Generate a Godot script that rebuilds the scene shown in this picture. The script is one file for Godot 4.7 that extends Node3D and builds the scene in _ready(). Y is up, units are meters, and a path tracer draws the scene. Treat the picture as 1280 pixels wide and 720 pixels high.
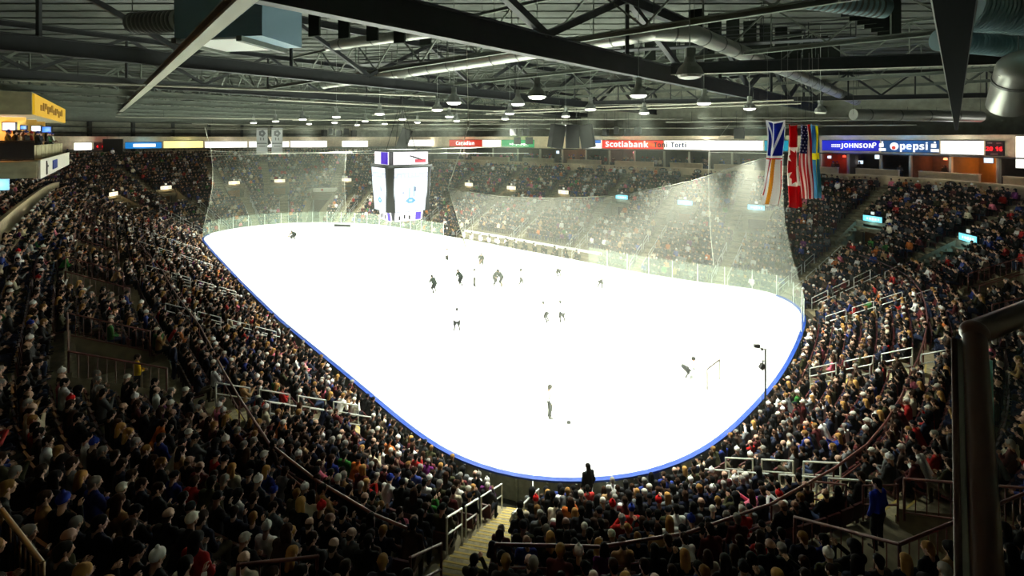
extends Node3D
# An ice arena seen from the top of its near corner. Plan coordinates: (x, away from the camera).
# s runs round the rink boards (0..200), d is the distance outward from the boards, h the height.

const EYE := 15.0
var Q: PackedVector2Array
var NR: PackedVector2Array
var M := {}
var names := {}
var rng := RandomNumberGenerator.new()
var cube := BoxMesh.new()
var rods := {}

# ------------------------------------------------------------------ helpers
func numbered(called: String) -> String:
	if not names.has(called):
		names[called] = 0
		return called
	names[called] += 1
	return "%s_%03d" % [called, names[called]]

func nth(n: int) -> String:
	var ones := ["zeroth", "first", "second", "third", "fourth", "fifth", "sixth", "seventh", "eighth", "ninth", "tenth", "eleventh", "twelfth", "thirteenth", "fourteenth", "fifteenth", "sixteenth", "seventeenth", "eighteenth", "nineteenth"]
	if n < 20: return ones[maxi(n, 0)]
	var tens: String = ["", "", "twent", "thirt", "fort", "fift", "sixt"][mini(n / 10, 6)]
	return tens + "ieth" if n % 10 == 0 else tens + "y-" + ones[n % 10]

func tag(o: Node, label := "", category := "", group := "", kind := "") -> Node:
	if label: o.set_meta("label", label)
	if category: o.set_meta("category", category)
	if group: o.set_meta("group", group)
	if kind: o.set_meta("kind", kind)
	return o

func thing(called: String, at: Vector3, basis := Basis()) -> Node3D:
	var o := Node3D.new()
	o.name = numbered(called)
	add_child(o, true)
	o.transform = Transform3D(basis, at)
	return o

func put(mesh: Mesh, called: String, m: Material, parent: Node = null, t := Transform3D()) -> MeshInstance3D:
	var o := MeshInstance3D.new()
	o.mesh = mesh
	o.material_override = m
	o.transform = t
	if parent == null:
		o.name = numbered(called)
		add_child(o, true)
	else:
		o.name = called
		parent.add_child(o, true)
	return o

func mb() -> SurfaceTool:
	var st := SurfaceTool.new()
	st.begin(Mesh.PRIMITIVE_TRIANGLES)
	return st

func done(st: SurfaceTool, called: String, m: Material, parent: Node = null) -> MeshInstance3D:
	return put(st.commit(), called, m, parent)

func box(st: SurfaceTool, c: Vector3, size: Vector3, b := Basis()) -> void:
	st.append_from(cube, 0, Transform3D(b * Basis.from_scale(size), c))

func looking(a: Vector3, b: Vector3, up := Vector3.UP) -> Basis:      # y axis runs a -> b
	var y := (b - a).normalized()
	if absf(y.dot(up)) > 0.99: up = Vector3.FORWARD
	var x := y.cross(up).normalized()
	return Basis(x, y, x.cross(y).normalized())

func bar(st: SurfaceTool, a: Vector3, b: Vector3, w: float, t: float) -> void:    # w across, t in height
	box(st, (a + b) / 2, Vector3(w, (b - a).length(), t), looking(a, b))

func tube(st: SurfaceTool, a: Vector3, b: Vector3, r: float, n := 8, r2 := -1.0) -> void:
	var key := "%d_%.2f" % [n, 1.0 if r2 < 0 else r2 / r]
	if not rods.has(key):
		var c := CylinderMesh.new()
		c.radial_segments = n; c.rings = 1; c.height = 1; c.bottom_radius = 1; c.top_radius = 1.0 if r2 < 0 else r2 / r
		rods[key] = c
	st.append_from(rods[key], 0, Transform3D(looking(a, b) * Basis.from_scale(Vector3(r, (b - a).length(), r)), (a + b) / 2))

func quad(st: SurfaceTool, a: Vector3, b: Vector3, c: Vector3, e: Vector3, uv := false) -> void:   # clockwise from the front
	var n := (c - a).cross(b - a).normalized()
	var k := [a, b, c, a, c, e]
	var t := [Vector2(0, 1), Vector2(0, 0), Vector2(1, 0), Vector2(0, 1), Vector2(1, 0), Vector2(1, 1)]
	for i in 6:
		st.set_normal(n)
		st.set_uv(t[i] if uv else Vector2.ZERO)
		st.add_vertex(k[i])

func lathe(st: SurfaceTool, prof: Array, at: Vector3, n := 16) -> void:          # prof: Vector2(r, y) from top to bottom
	for i in n:
		var a := TAU * i / n
		var b := TAU * (i + 1) / n
		for j in prof.size() - 1:
			var p: Vector2 = prof[j]
			var q: Vector2 = prof[j + 1]
			quad(st, at + Vector3(p.x * cos(a), p.y, p.x * sin(a)), at + Vector3(p.x * cos(b), p.y, p.x * sin(b)), at + Vector3(q.x * cos(b), q.y, q.x * sin(b)), at + Vector3(q.x * cos(a), q.y, q.x * sin(a)))

func flat(called: String, c: Color, rough := 0.85, metal := 0.0) -> StandardMaterial3D:
	if M.has(called): return M[called]
	var m := StandardMaterial3D.new()
	m.resource_name = called
	m.albedo_color = c; m.roughness = rough; m.metallic = metal
	M[called] = m
	return m

func matte(called: String, c: Color) -> StandardMaterial3D:
	var m := flat(called, c, .95)
	m.metallic_specular = .08
	return m

func glow(called: String, c: Color, energy: float) -> StandardMaterial3D:
	if M.has(called): return M[called]
	var m := flat(called, c.darkened(0.5), 0.6)
	m.emission_enabled = true; m.emission = c; m.emission_energy_multiplier = energy * .66
	return m

func grained(called: String, c: Color, rough: float, scale: float, depth := 0.25, metal := 0.0) -> StandardMaterial3D:
	var m := flat(called, c, rough, metal)
	var g := Gradient.new()
	g.set_color(0, Color(1, 1, 1).darkened(depth)); g.set_color(1, Color(1, 1, 1))
	var nt := NoiseTexture2D.new()
	nt.width = 256; nt.height = 256; nt.seamless = true; nt.color_ramp = g
	var fn := FastNoiseLite.new()
	fn.seed = called.hash() % 1000; fn.frequency = 0.02; fn.fractal_octaves = 5
	nt.noise = fn
	m.albedo_texture = nt
	m.uv1_triplanar = true; m.uv1_world_triplanar = true; m.uv1_scale = Vector3.ONE * scale
	return m

# ------------------------------------------------------------------ plan of the rink
func plan() -> void:
	var raw := [Vector2(-43.6, 71.9), Vector2(-38.4, 65.1), Vector2(-26.8, 50.4), Vector2(-18, 39.6), Vector2(-12.5, 33.4), Vector2(-8.6, 29), Vector2(-5.6, 25.5), Vector2(-3.2, 22.9), Vector2(-1.4, 21.6), Vector2(.3, 21), Vector2(1.9, 20.8), Vector2(3.6, 20.8), Vector2(5.3, 21.2), Vector2(7.2, 21.9), Vector2(9.7, 23.8), Vector2(12.4, 26.5), Vector2(15.2, 29.5), Vector2(18.3, 33.4), Vector2(21.3, 37.6), Vector2(23.2, 40.5), Vector2(24.2, 44.8), Vector2(22.8, 47.2), Vector2(19.7, 48.5), Vector2(16.5, 50.4), Vector2(13.2, 52.8), Vector2(8.9, 56.8), Vector2(5.6, 59.8), Vector2(0, 64.6), Vector2(-4.3, 68.6), Vector2(-9.1, 72.5), Vector2(-14.4, 76.9), Vector2(-20.4, 81.8), Vector2(-26.3, 84.1), Vector2(-31.8, 84.9), Vector2(-36.8, 84.1), Vector2(-40.9, 81.8), Vector2(-43.1, 78.9), Vector2(-44.3, 75.6)]
	var long := 0.0
	for i in raw.size(): long += raw[i].distance_to(raw[(i + 1) % raw.size()])
	var i := 0
	var run := 0.0
	for k in 200:
		var want := long * k / 200.0
		while run + raw[i % raw.size()].distance_to(raw[(i + 1) % raw.size()]) < want:
			run += raw[i % raw.size()].distance_to(raw[(i + 1) % raw.size()]); i += 1
		var a: Vector2 = raw[i % raw.size()]
		var b: Vector2 = raw[(i + 1) % raw.size()]
		Q.append(a.lerp(b, (want - run) / a.distance_to(b)))
	for t in 6:
		Q = smooth(Q)
	for k in 200:
		var e := Q[(k + 1) % 200] - Q[(k + 199) % 200]
		NR.append(Vector2(e.y, -e.x).normalized())
	for t in 40:
		NR = smooth(NR)
	for k in 200: NR[k] = NR[k].normalized()

func smooth(A: PackedVector2Array) -> PackedVector2Array:
	var r := PackedVector2Array()
	for k in A.size(): r.append((A[(k + A.size() - 1) % A.size()] + A[k] * 2 + A[(k + 1) % A.size()]) / 4)
	return r

func pt(s: float, d: float, h: float) -> Vector3:
	s = fposmod(s, 200.0)
	var k := int(s)
	var p := Q[k].lerp(Q[(k + 1) % 200], s - k) + NR[k].lerp(NR[(k + 1) % 200], s - k).normalized() * d
	return Vector3(p.x, h, -p.y)

func face(s: float) -> Basis:                      # -z towards the ice
	s = fposmod(s, 200.0)
	var k := int(s)
	var n := NR[k].lerp(NR[(k + 1) % 200], s - k).normalized()
	var z := Vector3(n.x, 0, -n.y)
	return Basis(Vector3.UP.cross(z), Vector3.UP, z)

func hb(d: float) -> float:
	return 0.5 + 0.52 * maxf(0.0, d - 1.2)

func sc(s: float, d: float) -> float:
	return pt(s + .5, d, 0).distance_to(pt(s - .5, d, 0))

func along(s: float, d: float, metres: float) -> float:
	return s + metres / sc(s, d)

func pixel(p: Vector3) -> Vector2:
	return Vector2(640 + p.x / -p.z * 640, 173 + (EYE - p.y) / -p.z * 640) if p.z < -0.1 else Vector2(-9999, 0)

func seen(p: Vector3, margin := 60.0) -> bool:
	var q := pixel(p)
	return q.x > -margin and q.x < 1280 + margin and q.y > -margin and q.y < 720 + margin * 2

func ring(st: SurfaceTool, s0: float, s1: float, d0: float, d1: float, h0: float, h1: float, step := 1.0) -> void:   # a curved wall
	var n := maxi(1, roundi((s1 - s0) / step))
	for i in n:
		var a := s0 + (s1 - s0) * i / n
		var b := s0 + (s1 - s0) * (i + 1) / n
		quad(st, pt(a, d0, h0), pt(a, d0, h1), pt(b, d0, h1), pt(b, d0, h0))
		quad(st, pt(b, d1, h0), pt(b, d1, h1), pt(a, d1, h1), pt(a, d1, h0))
		quad(st, pt(a, d0, h1), pt(a, d1, h1), pt(b, d1, h1), pt(b, d0, h1))
		quad(st, pt(a, d1, h0), pt(a, d0, h0), pt(b, d0, h0), pt(b, d1, h0))
	for e in [s0, s1]:
		quad(st, pt(e, d0, h0), pt(e, d0, h1), pt(e, d1, h1), pt(e, d1, h0))

# ------------------------------------------------------------------ bodies: bones -> distance field -> surface nets
func bone(a: Vector3, b: Vector3, ra: float, rb := -1.0, cut := false) -> Array:
	return [a, b, ra, ra if rb < 0 else rb, cut]

func nets(bones: Array, cell: float, k: float) -> Array:          # [points, normals, indices]
	var lo := Vector3.ONE * 99
	var hi := -lo
	for b in bones:
		if b[4]: continue
		var r: float = maxf(b[2], b[3])
		for p in [b[0], b[1]]:
			lo = lo.min(p - Vector3.ONE * r); hi = hi.max(p + Vector3.ONE * r)
	lo -= Vector3.ONE * cell * 2.5
	var nx := int((hi.x - lo.x) / cell) + 4
	var ny := int((hi.y - lo.y) / cell) + 4
	var nz := int((hi.z - lo.z) / cell) + 4
	var f := PackedFloat32Array()
	f.resize(nx * ny * nz)
	f.fill(9.0)
	for b in bones:
		var a: Vector3 = b[0]
		var c: Vector3 = b[1]
		var ra: float = b[2]
		var rb: float = b[3]
		var cut: bool = b[4]
		var ba := c - a
		var bb := maxf(ba.length_squared(), 1e-9)
		var pad := Vector3.ONE * (maxf(ra, rb) + k + cell * 2.5)
		var l := (a.min(c) - pad - lo) / cell
		var u := (a.max(c) + pad - lo) / cell
		for z in range(maxi(0, int(l.z)), mini(nz, int(u.z) + 2)):
			for y in range(maxi(0, int(l.y)), mini(ny, int(u.y) + 2)):
				var at := (z * ny + y) * nx
				for x in range(maxi(0, int(l.x)), mini(nx, int(u.x) + 2)):
					var pa := lo + Vector3(x, y, z) * cell - a
					var t := clampf(pa.dot(ba) / bb, 0.0, 1.0)
					var d := (pa - ba * t).length() - ra - (rb - ra) * t
					var g := f[at + x]
					if cut:
						if -d > g: f[at + x] = -d
					else:
						var w := maxf(k - absf(g - d), 0.0)
						f[at + x] = minf(g, d) - w * w / (4.0 * k)
	var ids := PackedInt32Array()
	ids.resize(nx * ny * nz)
	ids.fill(-1)
	var pts := PackedVector3Array()
	var off := [0, 1, nx, nx + 1, nx * ny, nx * ny + 1, nx * ny + nx, nx * ny + nx + 1]
	var edges := [[0, 1], [2, 3], [4, 5], [6, 7], [0, 2], [1, 3], [4, 6], [5, 7], [0, 4], [1, 5], [2, 6], [3, 7]]
	var faces: Array = []
	for z in nz - 1:
		for y in ny - 1:
			for x in nx - 1:
				var at := (z * ny + y) * nx + x
				if absf(f[at]) > cell * 1.8: continue
				var sum := Vector3.ZERO
				var n := 0
				for e in edges:
					var v0 := f[at + off[e[0]]]
					var v1 := f[at + off[e[1]]]
					if (v0 < 0) != (v1 < 0):
						var t := v0 / (v0 - v1)
						var i0: int = e[0]
						var i1: int = e[1]
						sum += Vector3(i0 & 1, (i0 >> 1) & 1, i0 >> 2).lerp(Vector3(i1 & 1, (i1 >> 1) & 1, i1 >> 2), t)
						n += 1
				if n:
					ids[at] = pts.size()
					pts.append(lo + (Vector3(x, y, z) + sum / n) * cell)
					faces.append(at)
	var idx := PackedInt32Array()
	var sx := 1
	var sy := nx
	var sz := nx * ny
	for at in faces:
		var here := f[at] < 0
		for ax in 3:
			var s0: int = [sx, sy, sz][ax]
			var s1: int = [sy, sz, sx][ax]
			var s2: int = [sz, sx, sy][ax]
			if at - s1 - s2 < 0 or (f[at + s0] < 0) == here: continue
			var q := [ids[at], ids[at - s1], ids[at - s1 - s2], ids[at - s2]]
			if q.min() < 0: continue
			if here: idx.append_array([q[0], q[2], q[1], q[0], q[3], q[2]])
			else: idx.append_array([q[0], q[1], q[2], q[0], q[2], q[3]])
	return [pts, normals(pts, idx), idx]

func normals(pts: PackedVector3Array, idx: PackedInt32Array) -> PackedVector3Array:
	var nrm := PackedVector3Array()
	nrm.resize(pts.size())
	for i in range(0, idx.size(), 3):
		var n := (pts[idx[i + 2]] - pts[idx[i]]).cross(pts[idx[i + 1]] - pts[idx[i]])
		for j in 3: nrm[idx[i + j]] += n
	for i in nrm.size(): nrm[i] = nrm[i].normalized()
	return nrm

func moved(g: Array, t: Transform3D) -> Array:
	var p := PackedVector3Array()
	for v in g[0]: p.append(t * v)
	var n := PackedVector3Array()
	for v in g[1]: n.append((t.basis * v).normalized())
	return [p, n, g[2]] if g.size() < 4 else [p, n, g[2], g[3]]

func joined(parts: Array) -> Array:
	var p := PackedVector3Array()
	var n := PackedVector3Array()
	var i := PackedInt32Array()
	var c := PackedColorArray()
	for g in parts:
		var base := p.size()
		p.append_array(g[0]); n.append_array(g[1])
		for k in g[2]: i.append(k + base)
		if g.size() > 3: c.append_array(g[3])
		else:
			for k in g[0].size(): c.append(Color.WHITE)
	return [p, n, i, c]

func surfaced(list: Array, mats := [], colours := false) -> ArrayMesh:
	var m := ArrayMesh.new()
	for k in list.size():
		var a := []
		a.resize(Mesh.ARRAY_MAX)
		a[Mesh.ARRAY_VERTEX] = list[k][0]; a[Mesh.ARRAY_NORMAL] = list[k][1]; a[Mesh.ARRAY_INDEX] = list[k][2]
		if colours and list[k].size() > 3: a[Mesh.ARRAY_COLOR] = list[k][3]
		m.add_surface_from_arrays(Mesh.PRIMITIVE_TRIANGLES, a)
		if k < mats.size(): m.surface_set_material(k, mats[k])
	return m

var head: Array
var hands: Array = []
var hair := {}

func make_heads() -> void:
	var b := [bone(Vector3(0, .03, .02), Vector3(0, .025, -.015), .088, .082), bone(Vector3(0, -.02, -.03), Vector3(0, -.085, -.05), .062, .038), bone(Vector3(0, -.04, .03), Vector3(0, -.17, .04), .052, .056),
		bone(Vector3(0, .012, -.098), Vector3(0, -.028, -.118), .009, .015), bone(Vector3(-.035, .028, -.088), Vector3(.035, .028, -.088), .013), bone(Vector3(-.014, -.058, -.094), Vector3(.014, -.058, -.094), .009),
		bone(Vector3(-.09, .015, .012), Vector3(-.088, -.025, .006), .016, .011), bone(Vector3(.09, .015, .012), Vector3(.088, -.025, .006), .016, .011),
		bone(Vector3(-.036, -.02, -.07), Vector3(-.036, -.02, -.07), .028), bone(Vector3(.036, -.02, -.07), Vector3(.036, -.02, -.07), .028),
		bone(Vector3(-.033, .006, -.105), Vector3(-.033, .006, -.105), .015, .015, true), bone(Vector3(.033, .006, -.105), Vector3(.033, .006, -.105), .015, .015, true)]
	head = nets(b, .009, .02)
	var c := PackedColorArray()
	for p in head[0]:
		var k := Color(1, 1, 1)
		if p.z < -.07 and Vector2(absf(p.x) - .033, p.y - .006).length() < .011: k = Color(.12, .1, .1)
		elif p.z < -.08 and absf(p.y - .029) < .006 and absf(absf(p.x) - .034) < .02: k = Color(.45, .35, .3)
		elif p.z < -.085 and absf(p.y + .058) < .01 and absf(p.x) < .024: k = Color(.95, .6, .6)
		c.append(k)
	head.append(c)
	for side in [-1, 1]:
		var h := [bone(Vector3(0, 0, 0), Vector3(0, -.05, 0), .026, .03), bone(Vector3(side * .022, -.05, 0), Vector3(-side * .022, -.075, 0), .02, .018)]
		for i in 4:
			var x: float = (-.03 + .02 * i) * side
			var l: float = [.034, .042, .04, .03][i]
			var a := Vector3(x, -.085, 0)
			var m := a + Vector3(0, -l * .8, -l * .35)
			h.append(bone(a, m, .0095, .009)); h.append(bone(m, m + Vector3(0, -l * .35, -l * .75), .009, .0075))
		var t := Vector3(-side * .03, -.03, -.004)
		h.append(bone(t, t + Vector3(-side * .022, -.03, -.014), .012, .01)); h.append(bone(t + Vector3(-side * .022, -.03, -.014), t + Vector3(-side * .02, -.055, -.03), .01, .008))
		hands.append(nets(h, .008, .006))
	var cutface := bone(Vector3(0, -.035, -.12), Vector3(0, -.16, -.12), .095, .12, true)
	hair["short"] = nets([bone(Vector3(0, .038, .024), Vector3(0, .034, -.012), .096, .088), bone(Vector3(0, -.02, .05), Vector3(0, -.06, .06), .072, .055), cutface], .013, .02)
	hair["long"] = nets([bone(Vector3(0, .04, .022), Vector3(0, .034, -.01), .1, .092), bone(Vector3(-.055, -.02, .04), Vector3(-.07, -.2, .05), .055, .04), bone(Vector3(.055, -.02, .04), Vector3(.07, -.2, .05), .055, .04), bone(Vector3(0, -.02, .06), Vector3(0, -.23, .09), .075, .05), cutface, bone(Vector3(0, -.12, -.09), Vector3(0, -.3, -.07), .08, .1, true)], .014, .02)
	hair["bald"] = nets([bone(Vector3(0, .0, .03), Vector3(0, -.045, .05), .088, .07), bone(Vector3(0, .11, -.01), Vector3(0, .13, -.06), .085, .13, true), cutface], .013, .015)
	hair["knit hat"] = nets([bone(Vector3(0, .055, .022), Vector3(0, .052, -.014), .1, .095), bone(Vector3(0, .15, .02), Vector3(0, .17, .02), .032), bone(Vector3(0, -.07, -.14), Vector3(0, -.2, .1), .12, .14, true)], .013, .012)
	hair["cap"] = nets([bone(Vector3(0, .05, .018), Vector3(0, .048, -.012), .095, .09), bone(Vector3(-.03, .05, -.09), Vector3(-.025, .04, -.135), .013, .009), bone(Vector3(.03, .05, -.09), Vector3(.025, .04, -.135), .013, .009), bone(Vector3(0, .052, -.09), Vector3(0, .04, -.142), .014, .009), bone(Vector3(0, -.08, -.1), Vector3(0, -.2, .1), .1, .16, true)], .012, .014)
	hair["hood"] = nets([bone(Vector3(0, .045, .03), Vector3(0, .03, -.02), .112, .105), bone(Vector3(0, -.04, .04), Vector3(0, -.14, .05), .1, .09), bone(Vector3(0, -.02, -.13), Vector3(0, -.1, -.13), .082, .08, true)], .014, .02)
	hair["helmet"] = nets([bone(Vector3(0, .055, .02), Vector3(0, .05, -.02), .112, .108), bone(Vector3(0, .0, .05), Vector3(0, -.03, .055), .095, .08), bone(Vector3(0, -.05, -.13), Vector3(0, -.2, -.1), .1, .14, true)], .013, .012)

# A figure from its joints. jo: pel, che, nek, look (yaw, pitch), and per side (0 left, 1 right) sh, el, wr, hp, kn, an.  bulk thickens the upper garment, skirt widens trousers.
func figure(jo: Dictionary, bulk := 1.0, wide := 1.0) -> Dictionary:
	var out := {}
	var ht := Transform3D(Basis.from_euler(Vector3(jo.look.y, jo.look.x, 0)), jo.nek + (jo.nek - jo.che).normalized() * .05 + Vector3(0, .115, -.015))
	var body := [bone(jo.pel, jo.che, .1, .11), bone(jo.che, jo.nek, .1, .06), bone(jo.nek, ht.origin, .055, .055), bone(jo.sh[0], jo.sh[1], .05)]
	var top := [bone(jo.pel + Vector3(-.06, .04, 0), jo.che + Vector3(-.075, 0, 0), .125 * bulk, .12 * bulk), bone(jo.pel + Vector3(.06, .04, 0), jo.che + Vector3(.075, 0, 0), .125 * bulk, .12 * bulk), bone(jo.che, jo.nek + Vector3(0, .015, .01), .12, .068), bone(jo.sh[0], jo.sh[1], .072 * bulk)]
	var leg := [bone(jo.pel + Vector3(-.07, -.02, .02), jo.pel + Vector3(.07, -.02, .02), .125)]
	var low := []
	for i in 2:
		var v: Vector3 = (jo.wr[i] - jo.el[i]).normalized()
		var u: Vector3 = (jo.an[i] - jo.kn[i]).normalized()
		body += [bone(jo.sh[i], jo.el[i], .045, .036), bone(jo.el[i], jo.wr[i], .036, .026), bone(jo.hp[i], jo.kn[i], .078, .05), bone(jo.kn[i], jo.an[i], .05, .035)]
		top += [bone(jo.sh[i], jo.el[i], .068 * bulk, .056 * bulk), bone(jo.el[i], jo.wr[i] - v * .01, .055 * bulk, .044)]
		leg += [bone(jo.hp[i], jo.kn[i], .095 * wide, .072 * wide), bone(jo.kn[i], jo.an[i], .07, .055)]
		var fw: Vector3 = jo.get("toe", [Vector3(0, 0, -1), Vector3(0, 0, -1)])[i]
		low += [bone(jo.an[i] + Vector3(0, -.03, 0) - fw * .03, jo.an[i] + Vector3(0, -.045, 0) + fw * .16, .042, .034), bone(jo.an[i], jo.an[i] - u * .05, .046)]
		body.append(bone(jo.an[i], jo.an[i] + Vector3(0, -.04, 0) + fw * .12, .03))
	var parts := [nets(body, .03, .03), moved(head, ht)]
	for i in 2:
		var y: Vector3 = -(jo.wr[i] - jo.el[i]).normalized()
		var x := y.cross(Vector3(0, .2, 1)).normalized()
		parts.append(moved(hands[i], Transform3D(Basis(x, y, x.cross(y)), jo.wr[i])))
	out.skin = joined(parts)
	out.top = nets(top, .026, .05)
	out.legs = nets(leg, .028, .04)
	out.shoes = nets(low, .022, .02)
	out.head = ht
	return out

func sym(v: Vector3) -> Array:
	return [Vector3(-v.x, v.y, v.z), v]

func seated(lean: float, el: Array, wr: Array, look: Vector2) -> Dictionary:
	var che := Vector3(0, .98 - absf(lean) * .25, .02 - lean)
	var nek := che + Vector3(0, .17, -lean * .35)
	return {"pel": Vector3(0, .52, 0), "che": che, "nek": nek, "look": look, "sh": [che + Vector3(-.185, .09, -lean * .2), che + Vector3(.185, .09, -lean * .2)], "el": el, "wr": wr, "hp": sym(Vector3(.1, .5, -.02)), "kn": sym(Vector3(.13, .53, -.42)), "an": sym(Vector3(.13, .1, -.4))}

func standing(look := Vector2.ZERO) -> Dictionary:
	return {"pel": Vector3(0, .95, 0), "che": Vector3(0, 1.36, .01), "nek": Vector3(0, 1.5, 0), "look": look, "sh": sym(Vector3(.19, 1.43, 0)), "el": sym(Vector3(.26, 1.13, .03)), "wr": sym(Vector3(.25, .9, -.06)), "hp": sym(Vector3(.1, .92, 0)), "kn": sym(Vector3(.11, .5, -.02)), "an": sym(Vector3(.12, .1, .02))}

# ------------------------------------------------------------------ the setting
# aisles [s, first d, last d], portals [s, half width, d0, d1, sign colour (0 none, 1 warm, 2 cyan), aisle s]
var portals := [[198.0, 1.5, 9.3, 12.6, 1, 197.0], [193.75, 1.5, 9.3, 12.6, 1, 193.0], [188.75, 1.5, 9.3, 12.6, 1, 188.4], [185.0, 1.5, 9.3, 12.6, 1, 184.6], [178.25, 1.5, 9.3, 12.6, 1, 176.6], [168.5, 1.5, 9.3, 12.6, 1, 168.0],
	[159.5, 1.5, 9.3, 12.6, 1, 159.5], [150.25, 1.5, 9.3, 12.6, 1, 150.5], [140.25, 1.5, 9.3, 12.6, 1, 141.0], [130.5, 1.5, 9.3, 12.6, 2, 131.6], [120.75, 1.5, 9.3, 12.6, 2, 122.2], [113.0, 1.5, 9.3, 12.6, 2, 113.4], [107.5, 1.5, 9.3, 12.6, 2, 107.75], [103.5, 1.3, 9.3, 12.6, 2, 104.0],
	[7.5, 2.0, 9.4, 12.2, 0, 12.0], [18.5, 2.2, 9.4, 12.2, 0, 22.5], [30.5, 2.2, 9.4, 12.2, 0, 35.0], [43.6, 2.4, 9.4, 12.4, 0, 47.4], [57.6, 2.6, 9.4, 12.4, 0, 60.7], [75.6, 2.3, 8.6, 11.4, 0, 77.4], [91.6, 1.8, 9.4, 12.2, 0, 89.0], [98.0, 1.8, 9.4, 12.2, 0, 99.6]]
var aisles := []
const TUNNEL := [178.9, 181.7, 10.2]

func dmax(s: float) -> float:
	return 23.2 if s > 171.5 and s < 197.5 else 19.4

func cut(s: float, d: float) -> bool:           # is that spot a portal or the tunnel?
	if s > TUNNEL[0] and s < TUNNEL[1] and d < TUNNEL[2]: return true
	for p in portals:
		if absf(s - p[0]) < 12 and d > p[2] and d < p[3] and absf(s - p[0]) * sc(p[0], d) < p[1]: return true
	return false

func world() -> void:
	var cam := Camera3D.new()
	cam.name = "camera"
	cam.projection = Camera3D.PROJECTION_FRUSTUM
	cam.near = 0.1; cam.far = 400
	cam.size = 0.1 * 720 / 640
	cam.frustum_offset = Vector2(0, -187.0 / 640 * 0.1)
	cam.position = Vector3(0, EYE, 0)
	add_child(cam)
	cam.current = true
	var we := WorldEnvironment.new()
	we.name = "environment"
	var e := Environment.new()
	e.background_mode = Environment.BG_COLOR
	e.background_color = Color(.01, .01, .01)
	e.tonemap_mode = Environment.TONE_MAPPER_LINEAR
	e.tonemap_exposure = 1.55
	e.volumetric_fog_enabled = true; e.volumetric_fog_density = 0.0009; e.volumetric_fog_albedo = Color(.95, 1, .95)
	e.sdfgi_enabled = true; e.ssao_enabled = true; e.ssil_enabled = true
	we.environment = e
	add_child(we)
	# the lamps over the ice: a bell housing, a glowing lens and the light just under it
	var shell := flat("lamp housing", Color(.6, .62, .6), .5, .2)
	var lens := glow("lamp lens", Color(1, .99, .94), 6.0)
	var bell := mb()
	lathe(bell, [Vector2(.0, .62), Vector2(.16, .6), Vector2(.2, .42), Vector2(.36, .25), Vector2(.46, .0), Vector2(.44, .0), Vector2(.34, .23)], Vector3.ZERO, 18)
	var bell_mesh := bell.commit()
	var disc := mb()
	lathe(disc, [Vector2(.34, .04), Vector2(.41, .0), Vector2(.36, -.08), Vector2(.2, -.13), Vector2(0, -.14)], Vector3.ZERO, 18)
	var disc_mesh := disc.commit()
	var stem := mb()
	tube(stem, Vector3(0, .6, 0), Vector3(0, 6.6, 0), .02, 6)
	box(stem, Vector3(0, .75, 0), Vector3(.28, .3, .22))
	var stem_mesh := stem.commit()
	var n := 0
	var words := ["first", "second", "third", "fourth", "fifth", "sixth", "seventh", "eighth"]
	for row in 8:
		for col in 3:
			var c := Vector2(12.0 - row * 6.1, 32.0 + row * 6.5) + Vector2(.69, .72) * (col - 1) * 8.0
			var o := thing("arena_lamp", Vector3(c.x, 17.2, -c.y))
			tag(o, "lit bell lamp over the ice, %s row from the camera, %s of three" % [words[row], ["left", "middle", "right"][col]], "lamp", "bell lamps over the ice")
			put(bell_mesh, "housing", shell, o); put(disc_mesh, "lens", lens, o); put(stem_mesh, "stem", shell, o)
			lamp_light(o, 400.0, 48.0)
	for k in 4:      # lamps nearer the camera, beyond the end of the ice
		var p: Vector3 = [Vector3(5.9, 17.1, -17), Vector3(23.5, 17.0, -39), Vector3(1.2, 17.0, -24.5), Vector3(-3.4, 17.1, -30)][k]
		var o := thing("arena_lamp", p)
		tag(o, ["big bell lamp hanging close below the round duct", "bell lamp hanging at the right below a dark beam", "bell lamp with bright lens near the middle of the roof", "bell lamp hanging alone left of the middle, brightly lit"][k], "lamp", "bell lamps over the ice")
		put(bell_mesh, "housing", shell, o); put(disc_mesh, "lens", lens if k > 1 else flat("lens off", Color(.7, .7, .66), .4), o); put(stem_mesh, "stem", shell, o)
		if k > 1: lamp_light(o, 230.0, 48.0)

func lamp_light(o: Node3D, energy: float, angle: float) -> void:
	var l := SpotLight3D.new()
	l.name = "light"
	l.light_color = Color(.985, 1, .915); l.light_energy = energy; l.spot_angle = angle; l.spot_angle_attenuation = .55
	l.spot_range = 150; l.spot_attenuation = 2; l.light_size = .3; l.shadow_enabled = true
	l.position = Vector3(0, -.2, 0)
	l.rotation_degrees.x = -90
	o.add_child(l)

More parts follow.
